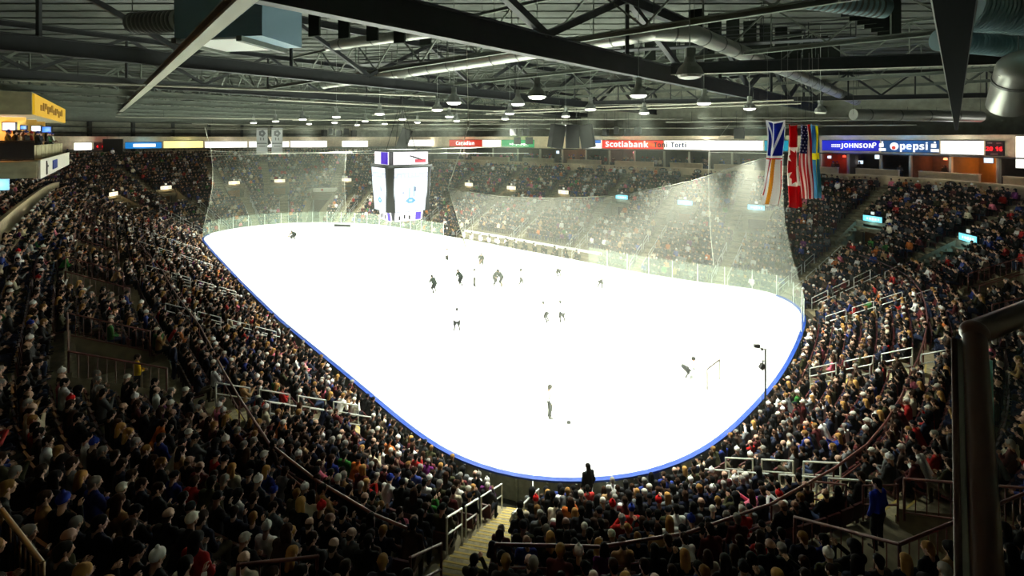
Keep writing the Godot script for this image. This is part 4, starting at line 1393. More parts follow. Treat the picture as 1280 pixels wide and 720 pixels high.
	speaker(Vector3(-46, 14.9, -95), Vector3(1.2, 2.6, 1.0), Basis(Vector3.BACK, .5), "tilted black speaker beside the right white banner")
	speaker(Vector3(-66.2, 13.6, -85), Vector3(2.6, 2.6, 2.0), Basis(Vector3.UP, .6), "bulky black speaker box at the far left lit boards")
	speaker(Vector3(22.2, 15.5, -50), Vector3(.9, 1.1, .8), Basis(Vector3.UP, -.5), "small black speaker above the longest white board")
	for k in 4: speaker(Vector3(.2 + 1.3 * (k % 2) + .4 * (k / 2), 15.7 - .95 * (k / 2), -58 + 1.2 * (k / 2)), Vector3(.7, .8, .6), Basis(Vector3.UP, .5 * (k % 2) - .2), "%s small speaker of the cluster over the green board" % ["upper left", "upper right", "lower left", "lower right"][k], "small speaker cluster")
	for k in 4: speaker(Vector3(9.5 + 1.1 * k, 15.6 + .2 * (k % 2), -52), Vector3(.5, .75, .5), Basis(Vector3.UP, .4 * k - .6), "small black speaker over the orange red board, %s from left" % nth(k + 1), "speakers over the orange board")
	for k in 5: speaker(Vector3(-33 + 1.3 * k, 15.9 + .3 * (k % 2), -90), Vector3(.8, 1.1, .7), Basis(Vector3.UP, .3 * k - .6), "small dark speaker left of the scoreboard top, %s from left" % nth(k + 1), "speakers left of the scoreboard")
	# two white banners
	for k in 2:
		var b := thing("hanging_banner", Vector3(-44.9 + 2.7 * k, 12.2, -92), Basis(Vector3.UP, .05))
		tag(b, "%s white hanging banner with grey emblem at the far end" % ["left", "right"][k], "banner")
		st = mb()
		box(st, Vector3(0, 2.35, 0), Vector3(1.95, 4.7, .03))
		done(st, "cloth", flat("banner cloth", Color(.78, .79, .8), .9), b)
		st = mb()
		lathe(st, [Vector2(.2, .02), Vector2(.65, .02), Vector2(.65, -.02), Vector2(.2, -.02)], Vector3.ZERO, 5)
		put(st.commit(), "emblem", flat("banner grey", Color(.42, .43, .45), .9), b, Transform3D(Basis(Vector3.RIGHT, PI / 2), Vector3(0, 3.7, .04)))
		st = mb()
		box(st, Vector3(-.25, 2.7, .03), Vector3(.18, .5, .02)); box(st, Vector3(.25, 2.7, .03), Vector3(.18, .5, .02)); box(st, Vector3(0, 1.9, .03), Vector3(1.7, .22, .02)); box(st, Vector3(0, 1.4, .03), Vector3(1.2, .16, .02))
		done(st, "strokes", M["banner grey"], b)
		st = mb()
		for x in [-.9, .9]: tube(st, Vector3(x, 4.7, 0), Vector3(x, 6.6, 0), .02, 5)
		done(st, "cords", flat("steel cable", Color(.12, .12, .12)), b)
	flags()

func flags() -> void:
	var size := Vector2i(96, 384)
	var pics := []
	# long axis of each flag hangs downwards; x across, y down
	var navy := Color(.02, .08, .5)
	var red := Color(.72, .02, .06)
	var im := Image.create(size.x, size.y, false, Image.FORMAT_RGB8)
	im.fill(Color(.93, .93, .93))
	for y in size.y:
		for x in size.x:
			var p := Vector2(x / 96.0, y / 384.0)
			var col := Color(.94, .94, .93)
			if p.y < .42:
				var t := p.y / .42
				col = navy
				if absf(p.x - .5) < .06 or absf(p.x - .5 * t) < .05 or absf(1 - p.x - .5 * t) < .05 or p.x < .04 or p.x > .96 or p.y < .02: col = Color(.94, .94, .95)
			else:
				var t := (p.y - .45) / .55
				var e0 := absf(p.x - (.48 - t * .55))
				var e1 := absf(p.x - (1.0 - t * .0)) 
				if t > 0.0 and t < .025: col = red
				elif t >= 0.0 and e0 < .055 and t < .8: col = red
				elif t >= 0.0 and absf(p.x - (.62 - t * .18)) < .07: col = Color(.85, .55, .1)
				elif t >= 0.05 and p.x > .88 and p.x < .97: col = red
			im.set_pixel(x, y, col)
	pics.append(im)
	im = Image.create(size.x, size.y, false, Image.FORMAT_RGB8)
	im.fill(Color(.92, .9, .86))
	im.fill_rect(Rect2i(0, 0, 96, 105), red); im.fill_rect(Rect2i(0, 285, 96, 100), red)
	var leaf := PackedVector2Array([Vector2(.5, -.46), Vector2(.4, -.3), Vector2(.3, -.33), Vector2(.35, -.1), Vector2(.2, -.22), Vector2(.16, -.14), Vector2(.02, -.16), Vector2(.1, .02), Vector2(.03, .06), Vector2(.27, .24), Vector2(.24, .3), Vector2(.48, .27), Vector2(.48, .46), Vector2(.52, .46), Vector2(.52, .27), Vector2(.76, .3), Vector2(.73, .24), Vector2(.97, .06), Vector2(.9, .02), Vector2(.98, -.16), Vector2(.84, -.14), Vector2(.8, -.22), Vector2(.65, -.1), Vector2(.7, -.33), Vector2(.6, -.3)])
	for y in range(110, 280):
		for x in 96:
			# the leaf points sideways on a flag hung by its short edge
			var p := Vector2(.5 + (y - 195) / 165.0, (x - 50) / 88.0)
			if Geometry2D.is_point_in_polygon(p, leaf): im.set_pixel(x, y, red)
	pics.append(im)
	im = Image.create(size.x, size.y, false, Image.FORMAT_RGB8)
	for x in 96: im.fill_rect(Rect2i(x, 0, 1, 384), red if (x * 13 / 96) % 2 == 0 else Color(.92, .9, .88))
	im.fill_rect(Rect2i(0, 0, 52, 150), Color(.05, .06, .28))
	for y in 9:
		for x in 4:
			im.fill_rect(Rect2i(5 + x * 12 + (y % 2) * 5, 7 + y * 16, 4, 5), Color(.9, .9, .92))
	pics.append(im)
	im = Image.create(size.x, size.y, false, Image.FORMAT_RGB8)
	im.fill(Color(.2, .48, .68))
	im.fill_rect(Rect2i(38, 0, 22, 384), Color(.93, .86, .05)); im.fill_rect(Rect2i(0, 150, 96, 34), Color(.93, .86, .05))
	pics.append(im)
	var spec := [[957.0, 979.0, 150.0, 255.0, -7.0, "white and blue flag with red and gold lines, leftmost of the four", .0], [983.0, 998.5, 155.0, 259.0, 3.0, "red and white maple leaf flag, second of the four", .35], [1000.0, 1012.5, 155.0, 248.0, 2.0, "striped flag with starry blue corner, third of the four", .5], [1014.5, 1024.0, 155.0, 247.0, .5, "sky blue flag with yellow cross, rightmost of the four", .2]]
	for k in 4:
		var z := 22.0 + .35 * k
		var x0: float = (spec[k][0] - 640) / 640 * z
		var x1: float = (spec[k][1] - 640) / 640 * z
		var y0: float = EYE - (spec[k][2] - 173) / 640 * z
		var y1: float = EYE - (spec[k][3] - 173) / 640 * z
		var o := thing("hanging_flag", Vector3((x0 + x1) / 2, y0, -z))
		tag(o, spec[k][5], "flag", "flags hanging over the right corner")
		var st := mb()
		st.set_smooth_group(0)
		var sway: float = spec[k][4] / 640 * z
		var fold: float = spec[k][6]
		var at := func(u: float, w: float) -> Vector3:
			var x: float = lerpf(-.5, .5, u) * (x1 - x0) * (1.0 - .12 * sin(w * 5.0 + k)) + sway * w * w
			return Vector3(x, (y1 - y0) * w - .08 * sin(u * PI) * (1.0 if w < .1 else .3), .16 * sin(u * TAU * (1.2 + fold) + w * 2.0 + k) + .05 * sin(w * 9))
		for i in 14:
			for j in 22:
				var u0 := i / 14.0
				var u1 := (i + 1) / 14.0
				var w0 := j / 22.0
				var w1 := (j + 1) / 22.0
				var P := [[u0, w1], [u0, w0], [u1, w0], [u0, w1], [u1, w0], [u1, w1]]
				for q in P:
					st.set_uv(Vector2(q[0], q[1]))
					st.add_vertex(at.call(q[0], q[1]))
		st.index()
		st.generate_normals()
		var m := flat("flag cloth %d" % k, Color.WHITE, .85)
		m.albedo_texture = ImageTexture.create_from_image(pics[k])
		m.backlight_enabled = true; m.backlight = Color(.9, .9, .9)
		m.cull_mode = BaseMaterial3D.CULL_DISABLED
		done(st, "cloth", m, o)
		st = mb()
		tube(st, Vector3((x0 - x1) / 2 - .05, .02, 0), Vector3((x1 - x0) / 2 + .05, .02, 0), .02, 6)
		for x in [-.4, .4]: tube(st, Vector3(x * (x1 - x0), 0, 0), Vector3(x * (x1 - x0), 18.8 - y0, 0), .008, 4)
		done(st, "pole", flat("flag pole", Color(.6, .6, .58), .5), o)

# ------------------------------------------------------------------ the crowd
var figs := []
var palette := [["black", Color(.05, .05, .055), 30], ["dark navy", Color(.06, .08, .16), 16], ["charcoal", Color(.14, .14, .15), 14], ["dark brown", Color(.17, .11, .075), 7], ["olive", Color(.2, .2, .12), 5], ["grey", Color(.36, .37, .38), 7], ["maroon", Color(.27, .07, .08), 5], ["bright red", Color(.58, .09, .08), 2], ["royal blue", Color(.12, .18, .46), 3], ["cream", Color(.78, .74, .65), 3], ["white", Color(.88, .88, .88), 4], ["tan", Color(.55, .42, .27), 3], ["purple", Color(.35, .1, .35), 1], ["orange", Color(.7, .36, .14), 1], ["green", Color(.16, .38, .15), 1], ["pink", Color(.8, .4, .5), 1]]
var hairs := [["short", "brown hair", Color(.16, .1, .06), 14], ["short", "dark hair", Color(.05, .045, .04), 16], ["short", "grey hair", Color(.5, .49, .47), 9], ["short", "fair hair", Color(.5, .37, .2), 5], ["long", "long brown hair", Color(.2, .12, .07), 9], ["long", "long blonde hair", Color(.66, .5, .28), 6], ["long", "long dark hair", Color(.06, .05, .05), 7], ["bald", "balding head", Color(.3, .25, .2), 6], ["knit hat", "white knit hat", Color(.85, .85, .85), 4], ["knit hat", "red knit hat", Color(.7, .07, .08), 2], ["knit hat", "blue knit hat", Color(.12, .2, .55), 2], ["cap", "dark cap", Color(.06, .07, .1), 7], ["cap", "pale cap", Color(.75, .74, .7), 4], ["hood", "dark hood", Color(.09, .09, .1), 5]]
var trousers := [Color(.06, .07, .1), Color(.16, .2, .3), Color(.08, .08, .08), Color(.25, .22, .17), Color(.12, .15, .24)]
var skins := [Color(.7, .54, .45), Color(.64, .48, .4), Color(.74, .59, .51), Color(.58, .43, .35)]

func pick(list: Array) -> Array:
	var total := 0
	for k in list: total += k[-1]
	var r := rng.randi_range(0, total - 1)
	for k in list:
		r -= k[-1]
		if r < 0: return k
	return list[0]

func cloth(c: Color, called: String) -> StandardMaterial3D:
	var m := flat(called, c, .9)
	m.metallic_specular = .25
	return m

var rail_runs := [[[12.0, 6.6], [22.5, 7.9], [36.2, 6.9], [51.2, 6.9], [61.7, 7.5], [65.0, 8.1], [67.0, 8.6], [68.6, 9.6], [69.2, 10.0]], [[70.3, 10.1], [71.5, 9.7], [72.75, 8.7], [74.75, 7.3], [77.2, 6.5], [80.75, 6.4], [85.5, 6.4], [93.7, 6.9], [101.5, 7.1], [106.0, 7.1]]]

func on_rail(s: float, d: float) -> bool:
	for L in rail_runs:
		for k in L.size() - 1:
			if s >= L[k][0] and s <= L[k + 1][0]:
				return absf(d - .12 - lerpf(L[k][1], L[k + 1][1], (s - L[k][0]) / (L[k + 1][0] - L[k][0]))) < .16
	return false

func make_figures() -> void:
	figs = [
		figure(seated(0.0, sym(Vector3(.27, .78, -.04)), [Vector3(-.1, .66, -.24), Vector3(.1, .67, -.25)], Vector2(.1, -.12))),
		figure(seated(.02, sym(Vector3(.26, .8, -.12)), [Vector3(.07, .86, -.24), Vector3(-.08, .83, -.26)], Vector2(-.35, -.08))),
		figure(seated(.22, sym(Vector3(.22, .66, -.34)), [Vector3(-.05, .7, -.5), Vector3(.06, .69, -.51)], Vector2(.15, .1))),
		figure(seated(.04, [Vector3(-.27, .78, -.1), Vector3(.27, .84, -.14)], [Vector3(-.12, .66, -.28), Vector3(.1, 1.08, -.26)], Vector2(.4, -.1))),
		figure(seated(-.04, sym(Vector3(.25, .84, -.16)), [Vector3(-.05, 1.0, -.34), Vector3(.04, 1.02, -.35)], Vector2(-.1, -.15)))]
	var s0 := standing(Vector2(.2, -.1))
	figs.append(figure(s0))
	var s1 := standing(Vector2(-.3, -.15))
	s1.el = sym(Vector3(.25, 1.16, -.06)); s1.wr = [Vector3(.02, 1.12, -.24), Vector3(-.02, 1.08, -.26)]
	figs.append(figure(s1))

func person(called: String, f: Dictionary, t: Transform3D, top: Material, legs: Material, hr: String, hm: Material, skin: Material, shoe: Material) -> MeshInstance3D:
	if not f.has("m_skin"):
		f.m_skin = surfaced([f.skin], [], true)
		f.m_top = surfaced([f.top]); f.m_legs = surfaced([f.legs]); f.m_shoes = surfaced([f.shoes])
	if not hair[hr] is ArrayMesh: hair[hr + "_m"] = hair.get(hr + "_m", surfaced([hair[hr]]))
	var o := put(f.m_skin, called, skin, null, t)
	put(f.m_top, "jacket", top, o); put(f.m_legs, "trousers", legs, o); put(f.m_shoes, "shoes", shoe, o)
	put(hair[hr + "_m"], "hat" if hr in ["knit hat", "cap"] else "hood" if hr == "hood" else "helmet" if hr == "helmet" else "hair", hm, o, f.head)
	return o

func skin_mat(k: int) -> StandardMaterial3D:
	var m := flat("skin %d" % k, skins[k], .65)
	m.vertex_color_use_as_albedo = true
	return m

func crowd() -> void:
	make_figures()
	var stairs := [[36.0, "third left stairs"], [47.4, "far left stairs"], [60.7, "left stairs"], [69.7, "centre stairs"], [77.4, "right stairs"], [89.0, "far right stairs"], [99.6, "corner stairs"]]
	var seats := []
	for r in range(-1, 26):
		var d := 1.2 + .85 * r + .46 if r >= 0 else .78
		var h := .5 + .442 * r if r >= 0 else .06
		var s := 0.0
		while s < 200.0:
			s += .55 / sc(s, d)
			if d > dmax(s): continue
			if r < 0 and (s > 101 and s < 195 or s > 67 and s < 73): continue
			if s < 62 and (d > 14.5 and d < 15.25 or d > 15.7 and d < 16.4): continue
			if s > 127 and s < 151.5 and d < 3.4: continue
			var p := pt(s, d, h)
			if not seen(p + Vector3(0, 1, 0), 190): continue
			if Vector2(p.x, p.z).length() < 6.0: continue
			if cut(s - .25 / sc(s, d), d) or cut(s + .25 / sc(s, d), d) or cut(s, d + .4) or cut(s, d - .4): continue
			var clear := true
			for a in aisles:
				if d > a[1] - .3 and d < a[2] + .3 and absf(s - a[0]) < 6 and absf(s - a[0]) * sc(s, d) < .8: clear = false
			if not clear: continue
			if on_rail(s, d): continue
			seats.append([p.distance_to(Vector3(0, EYE, 0)), p, s, d, r])
	seats.sort_custom(func(a, b): return a[0] < b[0])
	var shoe := flat("dark shoes", Color(.07, .065, .06), .6)
	var seat_red := flat("maroon seat", Color(.26, .05, .06), .5)
	# the seat: pan, back and arms
	var st := mb()
	box(st, Vector3(0, .43, -.02), Vector3(.46, .06, .42)); box(st, Vector3(0, .72, .22), Vector3(.46, .5, .05), Basis(Vector3.RIGHT, .12))
	var seat_all := mb()
	box(seat_all, Vector3(0, .42, .02), Vector3(.46, .05, .38)); box(seat_all, Vector3(0, .66, .25), Vector3(.47, .5, .05), Basis(Vector3.RIGHT, .12)); box(seat_all, Vector3(0, .2, .2), Vector3(.06, .4, .06))
	var seat_mesh := seat_all.commit()
	var back_st := mb()
	box(back_st, Vector3(0, .66, .25), Vector3(.47, .5, .05), Basis(Vector3.RIGHT, .12))
	var back_mesh := back_st.commit()
	var pan_st := mb()
	box(pan_st, Vector3(0, .58, .17), Vector3(.45, .4, .05), Basis(Vector3.RIGHT, .3))
	var pan_mesh := pan_st.commit()
	var leg_st := mb()
	box(leg_st, Vector3(0, .2, .22), Vector3(.06, .42, .06))
	var leg_mesh := leg_st.commit()
	# variants for the many
	var variants := []
	for v in 20:
		var hr: Array = hairs[[0, 1, 2, 4, 6, 1, 7, 11, 0, 5, 13, 2, 3, 8, 1, 12, 0, 9, 4, 10][v]]
		var f: Dictionary = figs[[0, 1, 2, 0, 1, 3, 0, 2, 1, 4][v % 10]] if v < 17 else figs[5 + v % 2]
		var tint := flat("crowd jackets", Color.WHITE, .9)
		tint.vertex_color_use_as_albedo = true
		tint.metallic_specular = .25
		var mesh := surfaced([f.skin, f.top, joined([f.legs, f.shoes]), moved(hair[hr[0]], f.head)], [flat("crowd skin %d" % (v % 4), skins[v % 4], .65), tint, cloth(trousers[v % 5], "trousers %d" % (v % 5)), cloth(hr[2], "hair " + hr[1])])
		variants.append([mesh, [], []])
	var single := 0
	# a few strong colours where the photograph shows them: head pixel, palette number
	var strong := [[1112, 598, 7], [1165, 445, 7], [1172, 525, 7], [1160, 545, 7], [362, 488, 7], [232, 622, 7], [236, 690, 7], [270, 570, 7], [482, 556, 13], [438, 508, 10], [603, 600, 10], [430, 578, 14], [490, 596, 8], [966, 672, 12], [1072, 640, 8], [897, 588, 8], [960, 590, 10], [700, 650, 6], [790, 640, 7], [455, 600, 7], [560, 560, 2], [150, 300, 11]]
	var empty := 0
	var seat_list := []
	var used := {}
	for q in seats:
		var s: float = q[2]
		var d: float = q[3]
		var p: Vector3 = q[1]
		var px := pixel(p + Vector3(0, 1.1, 0))
		var yaw := rng.randf_range(-.25, .25)
		var t := Transform3D(face(s) * Basis(Vector3.UP, yaw) * Basis.from_scale(Vector3.ONE * rng.randf_range(.93, 1.06)), p + Vector3(rng.randf_range(-.05, .05), 0, rng.randf_range(-.05, .05)))
		var vacant := rng.randf() < .05
		var near := px.x > 4 and px.x < 1276 and px.y < 716 and single < 300 and not (px.x > 1195 and px.y > 400)
		var where := ""
		if near or (vacant and empty < 40):
			var best := 0
			for k in stairs.size():
				if absf(stairs[k][0] - s) < absf(stairs[best][0] - s): best = k
			var side := "right of" if s > stairs[best][0] else "left of"
			where = "%s row, %s seat %s %s" % [nth(q[4] + 2), nth(1 + int((pt(stairs[best][0], d, 0).distance_to(pt(s, d, 0)) - .7) / .55)), side, stairs[best][1]]
		if vacant:
			if px.x > 0 and px.x < 1280 and px.y < 715 and empty < 40:
				empty += 1
				var o := thing("stadium_seat", p, face(s))
				tag(o, "empty maroon folding seat, " + where, "seat", "empty folding seats")
				put(back_mesh, "backrest", seat_red, o); put(pan_mesh, "seat_pan", seat_red, o); put(leg_mesh, "leg", seat_red, o)
			continue
		seat_list.append(Transform3D(face(s), p))
		var col: Array = pick(palette)
		for k in strong.size():
			if px.distance_to(Vector2(strong[k][0], strong[k][1])) < 9:
				col = palette[strong[k][2]]
				strong.remove_at(k)
				break
		if near:
			var hr: Array = pick(hairs)
			var label := "person in %s jacket, %s, %s" % [col[0], hr[1], where]
			if used.has(label): continue
			used[label] = true
			var fi: int = [0, 1, 2, 0, 1, 3, 0, 2, 1, 4][rng.randi_range(0, 9)]
			var c: Color = col[1]
			single += 1
			var o := person("spectator", figs[fi], t, cloth(c, "jacket " + col[0]), cloth(trousers[single % 5], "trousers %d" % (single % 5)), hr[0], cloth(hr[2], "hair " + hr[1]), skin_mat(single % 4), shoe)
			tag(o, label, "person", "seated spectators")
		else:
			var v: Array = variants[rng.randi_range(0, 16)]
			if d > 10.6 and rng.randf() < .012: v = variants[rng.randi_range(17, 19)]
			v[1].append(t)
			var c: Color = col[1]
			c = c.lightened(rng.randf_range(0, .12)).srgb_to_linear()
			v[2].append(c)
	# people in the suites and in the box on the left
	for k in 170:
		var s := rng.randf_range(99, 168)
		var d := rng.randf_range(22.9, 25.4)
		var v: Array = variants[rng.randi_range(17, 19)] if d > 23.6 else variants[rng.randi_range(0, 16)]
		v[1].append(Transform3D(face(s) * Basis(Vector3.UP, rng.randf_range(-.7, .7)), pt(s, d, 10.36 if d > 23.6 else 10.6)))
		v[2].append((pick(palette)[1] as Color).lightened(.1).srgb_to_linear())
	for k in 26:
		var v: Array = variants[rng.randi_range(17, 19)]
		var at := Vector3(-27.3, 13.68, -29.4) + Vector3(-.795, 0, .607) * rng.randf_range(.7, 1.6) + Vector3(-.607, 0, -.795) * (1.0 + .72 * k)
		v[1].append(Transform3D(Basis(Vector3.UP, rng.randf_range(-1.4, -.4)), at))
		v[2].append((pick(palette)[1] as Color).lightened(.1).srgb_to_linear())
	var mass := thing("spectator_crowd", Vector3.ZERO)
	tag(mass, "the packed crowd of spectators filling the stands all round the rink", "crowd", "", "stuff")
	for v in variants:
		if v[1].is_empty(): continue
		multi(v[0], v[1], v[2], "crowd_block", mass)
	var rows := multi(seat_mesh, seat_list, [], "stadium_seat_rows", null)
	rows.material_override = seat_red
	tag(rows, "rows of maroon folding seats under the spectators", "seats", "", "stuff")
	# people who stand out, standing
	var blue := person("spectator", figs[5], Transform3D(face(76.4), pt(75.7, 9.2, hb(9.0))), cloth(Color(.08, .17, .6), "strong blue coat"), cloth(trousers[2], "trousers 2"), "short", cloth(Color(.05, .045, .04), "hair dark hair"), skin_mat(1), shoe)
	tag(blue, "standing person in strong blue coat on the stairs at lower right", "person")
	var usher := person("usher", figs[6], Transform3D(face(58.5), pt(58.6, 10.4, hb(9.4) - .25)), cloth(Color(.82, .66, .12), "yellow jacket"), cloth(trousers[2], "trousers 2"), "short", cloth(Color(.16, .1, .06), "hair brown hair"), skin_mat(0), shoe)
	tag(usher, "standing person in yellow jacket in the nearest left stand entrance", "person")
	var walker := person("spectator", figs[5], Transform3D(face(57.5), pt(57.6, 9.0, hb(8.6))), cloth(Color(.13, .15, .24), "slate blue coat"), cloth(trousers[1], "trousers 1"), "short", cloth(Color(.05, .045, .04), "hair dark hair"), skin_mat(2), shoe)
	tag(walker, "standing person in slate blue coat below the nearest left entrance", "person")
	var bend := person("spectator", figs[5], Transform3D(face(98.5), pt(98.6, 6.6, hb(6.2))), cloth(Color(.9, .9, .88), "white top"), cloth(trousers[1], "trousers 1"), "short", cloth(Color(.5, .37, .2), "hair fair hair"), skin_mat(0), shoe)
	tag(bend, "standing person in white top among the right hand seats", "person")
	var spiky := person("spectator", figs[5], Transform3D(face(72.2) * Basis(Vector3.UP, .4), pt(72.2, .7, .35)), cloth(Color(.05, .055, .05), "dark coat"), cloth(trousers[2], "trousers 2"), "long", cloth(Color(.09, .08, .06), "messy dark hair"), skin_mat(0), shoe)
	tag(spiky, "standing person in dark coat with bushy hair right at the near boards", "person")
	var lean := person("spectator", figs[5], Transform3D(Basis(Vector3.UP, -.6), Vector3(-27.3, 13.68, -29.4) + Vector3(-.795, 0, .607) * .95 + Vector3(-.607, 0, -.795) * .5), cloth(Color(.05, .05, .05), "jacket black"), cloth(trousers[2], "trousers 2"), "short", cloth(Color(.16, .1, .06), "hair brown hair"), skin_mat(0), shoe)
	tag(lean, "dark clothed person leaning at the end rail of the suite box", "person")

func multi(mesh: Mesh, where: Array, colours: Array, called: String, parent: Node) -> MultiMeshInstance3D:
	var mm := MultiMesh.new()
	mm.transform_format = MultiMesh.TRANSFORM_3D
	mm.use_colors = not colours.is_empty()
	mm.mesh = mesh
	mm.instance_count = where.size()
	for i in where.size():
		mm.set_instance_transform(i, where[i])
		if mm.use_colors: mm.set_instance_color(i, colours[i])
	var o := MultiMeshInstance3D.new()
	o.multimesh = mm
	if parent:
		o.name = called
		parent.add_child(o, true)
		o.set_meta("kind", "stuff")
	else:
		o.name = numbered(called)
		add_child(o, true)
	return o

# ------------------------------------------------------------------ players and officials
func on_ice(px: float, py: float) -> Vector3:
	var z := 640.0 * EYE / (py - 173.0)
	return Vector3((px - 640) / 640 * z, 0, -z)

func people_on_ice() -> void:
	var stripes := Image.create(64, 8, false, Image.FORMAT_RGB8)
	stripes.fill(Color(.95, .95, .95))
	for k in 4: stripes.fill_rect(Rect2i(k * 16, 0, 7, 8), Color(.04, .04, .04))
	var zebra := flat("striped jersey", Color.WHITE, .9)
	zebra.albedo_texture = ImageTexture.create_from_image(stripes)
	zebra.uv1_triplanar = true; zebra.uv1_scale = Vector3(3, 3, 3)
	var dark_jersey := cloth(Color(.1, .125, .11), "dark green jersey")
	var white_jersey := cloth(Color(.95, .95, .95), "white jersey")
	var black := cloth(Color(.09, .09, .09), "official trousers")
	var dark_pants := cloth(Color(.08, .08, .09), "hockey pants dark")
	var white_sock := cloth(Color(.93, .93, .93), "white socks")
	var skate := flat("skates", Color(.06, .06, .06), .4)
	var st0 := standing(Vector2(.2, -.2))
	var ref := figure(st0, 1.1, 1.4)
	var s1 := standing(Vector2(0, .05))
	s1.el[1] = Vector3(.32, 1.62, -.02); s1.wr[1] = Vector3(.36, 1.9, -.05)
	var raised := figure(s1, 1.1, 1.4)
	var s2 := standing(Vector2(.1, -.2))
	s2.che = Vector3(0, 1.28, -.2); s2.nek = Vector3(0, 1.4, -.3); s2.sh = [Vector3(-.21, 1.34, -.22), Vector3(.21, 1.34, -.22)]
	s2.el = sym(Vector3(.34, 1.1, -.3)); s2.wr = [Vector3(-.14, .98, -.5), Vector3(.2, .86, -.5)]; s2.kn = [Vector3(-.15, .5, -.16), Vector3(.15, .5, -.14)]; s2.an = [Vector3(-.2, .12, .06), Vector3(.22, .12, .04)]; s2.pel = Vector3(0, .9, .04); s2.hp = sym(Vector3(.11, .87, .03))
	var skater := figure(s2, 1.5, 1.75)
	var s3 := standing(Vector2(0, -.1))
	s3.kn = [Vector3(-.12, .52, -.22), Vector3(.12, .5, .06)]; s3.an = [Vector3(-.14, .12, -.3), Vector3(.16, .14, .32)]; s3.el = sym(Vector3(.28, 1.14, .08))
	var stride := figure(s3, 1.1, 1.4)
	var s4 := standing(Vector2(0, -.3))
	s4.pel = Vector3(0, .7, .2); s4.che = Vector3(0, .98, -.12); s4.nek = Vector3(0, 1.06, -.28); s4.hp = sym(Vector3(.13, .68, .18)); s4.kn = sym(Vector3(.24, .42, -.18)); s4.an = sym(Vector3(.36, .12, .02)); s4.sh = [Vector3(-.22, 1.02, -.16), Vector3(.22, 1.02, -.16)]; s4.el = sym(Vector3(.38, .8, -.28)); s4.wr = [Vector3(-.4, .62, -.46), Vector3(.36, .52, -.5)]
	var keeper := figure(s4, 1.7, 2.2)
	var helm := cloth(Color(.08, .08, .085), "helmet dark")
	var white_helm := flat("helmet white", Color(.93, .93, .93), .4)
	# px, py, figure, yaw, jersey, lower, helmet, label, stick
	var list := [
		[559, 329, raised, 2.6, zebra, black, helm, "official in striped jersey raising an arm, farthest up the ice", false],
		[543, 366, skater, 1.0, dark_jersey, dark_pants, helm, "player in dark jersey at the left of the far group", true],
		[576, 357, skater, 2.2, dark_jersey, dark_pants, helm, "player in dark jersey just left of a standing official", true],
		[593, 358, ref, -1.2, zebra, black, helm, "official in striped jersey standing sideways in the far group", false],
		[602, 334, skater, 3.0, dark_jersey, dark_pants, helm, "player in dark jersey skating alone behind the far group", true],
		[618, 357, skater, -1.9, dark_jersey, dark_pants, helm, "left one of two dark jersey players standing close together", true],
		[627, 358, skater, 1.4, dark_jersey, dark_pants, helm, "right one of two dark jersey players standing close together", true],
		[651, 358, stride, -1.3, zebra, black, helm, "official in striped jersey striding right of the two dark players", false],
		[664, 362, skater, 2.0, white_jersey, white_sock, white_helm, "player all in white right of the striding official", true],
		[699, 346, skater, .6, white_jersey, dark_pants, white_helm, "player in white jersey farthest toward the benches", true],
		[750, 360, skater, -.8, white_jersey, dark_pants, white_helm, "player in white jersey near the right side boards", true],
		[571, 414, skater, .1, white_jersey, dark_pants, helm, "player in white jersey standing alone left of centre", true],
		[684, 403, skater, 1.2, white_jersey, dark_pants, helm, "left one of two white jersey players in mid ice", true],
		[703, 403, skater, .4, white_jersey, dark_pants, helm, "right one of two white jersey players in mid ice", true],
		[687, 523, ref, -1.4, zebra, black, cloth(Color(.2, .19, .17), "helmet worn"), "official in striped jersey nearest the camera, looking down", false],
		[860, 471, keeper, -2.2, white_jersey, dark_pants, helm, "goalkeeper in white crouching before the near goal", true],
		[367, 299, keeper, 2.6, dark_jersey, dark_pants, helm, "goalkeeper in dark kit alone at the far end", true]]
	for p in list:
		var at := on_ice(p[0], p[1])
		var o := person("official" if p[4] == zebra else "goalkeeper" if p[2] == keeper else "hockey_player", p[2], Transform3D(Basis(Vector3.UP, p[3]), at), p[4], p[5], "helmet", p[6], skin_mat(1), skate)
		tag(o, p[7], "person")
		if p[8]:
			var b := Basis(Vector3.UP, p[3])
			var k := thing("hockey_stick", at + b * Vector3(.45, 0, -1.05), b)
			tag(k, "hockey stick of the " + p[7].replace("player in", "one in"), "stick")
			var st := mb()
			bar(st, Vector3(-.02, .05, 0), Vector3(-.62, 1.08, .6), .03, .025)
			done(st, "shaft", flat("stick wood", Color(.6, .5, .35), .6), k)
			st = mb()
			bar(st, Vector3(-.02, .04, 0), Vector3(.28, .045, -.08), .07, .012)
			done(st, "blade", flat("stick tape", Color(.12, .12, .12), .8), k)
		if p[2] == keeper:
			var st := mb()
			for i in 2:
				bar(st, s4.an[i] + Vector3(0, -.04, -.09), s4.kn[i] + Vector3(0, .1, -.07), .28, .1)
			done(st, "leg_pads", white_sock if p[4] == white_jersey else cloth(Color(.2, .2, .2), "pads dark"), o)
			st = mb()
			box(st, s4.wr[0] + Vector3(0, -.05, -.06), Vector3(.22, .34, .06)); box(st, s4.wr[1] + Vector3(0, -.05, -.04), Vector3(.22, .22, .12))
			done(st, "gloves", white_sock if p[4] == white_jersey else cloth(Color(.2, .2, .2), "pads dark"), o)
	var pk := thing("black_object", on_ice(711, 529))  # stands for a small dark thing of unknown kind, about glove size
	tag(pk, "small black object lying on the ice near the closest official", "black_object")
	var st := mb()
	lathe(st, [Vector2(0, .09), Vector2(.12, .08), Vector2(.125, .0), Vector2(0, 0)], Vector3.ZERO, 14)
	done(st, "rubber", black, pk)
	st = mb()
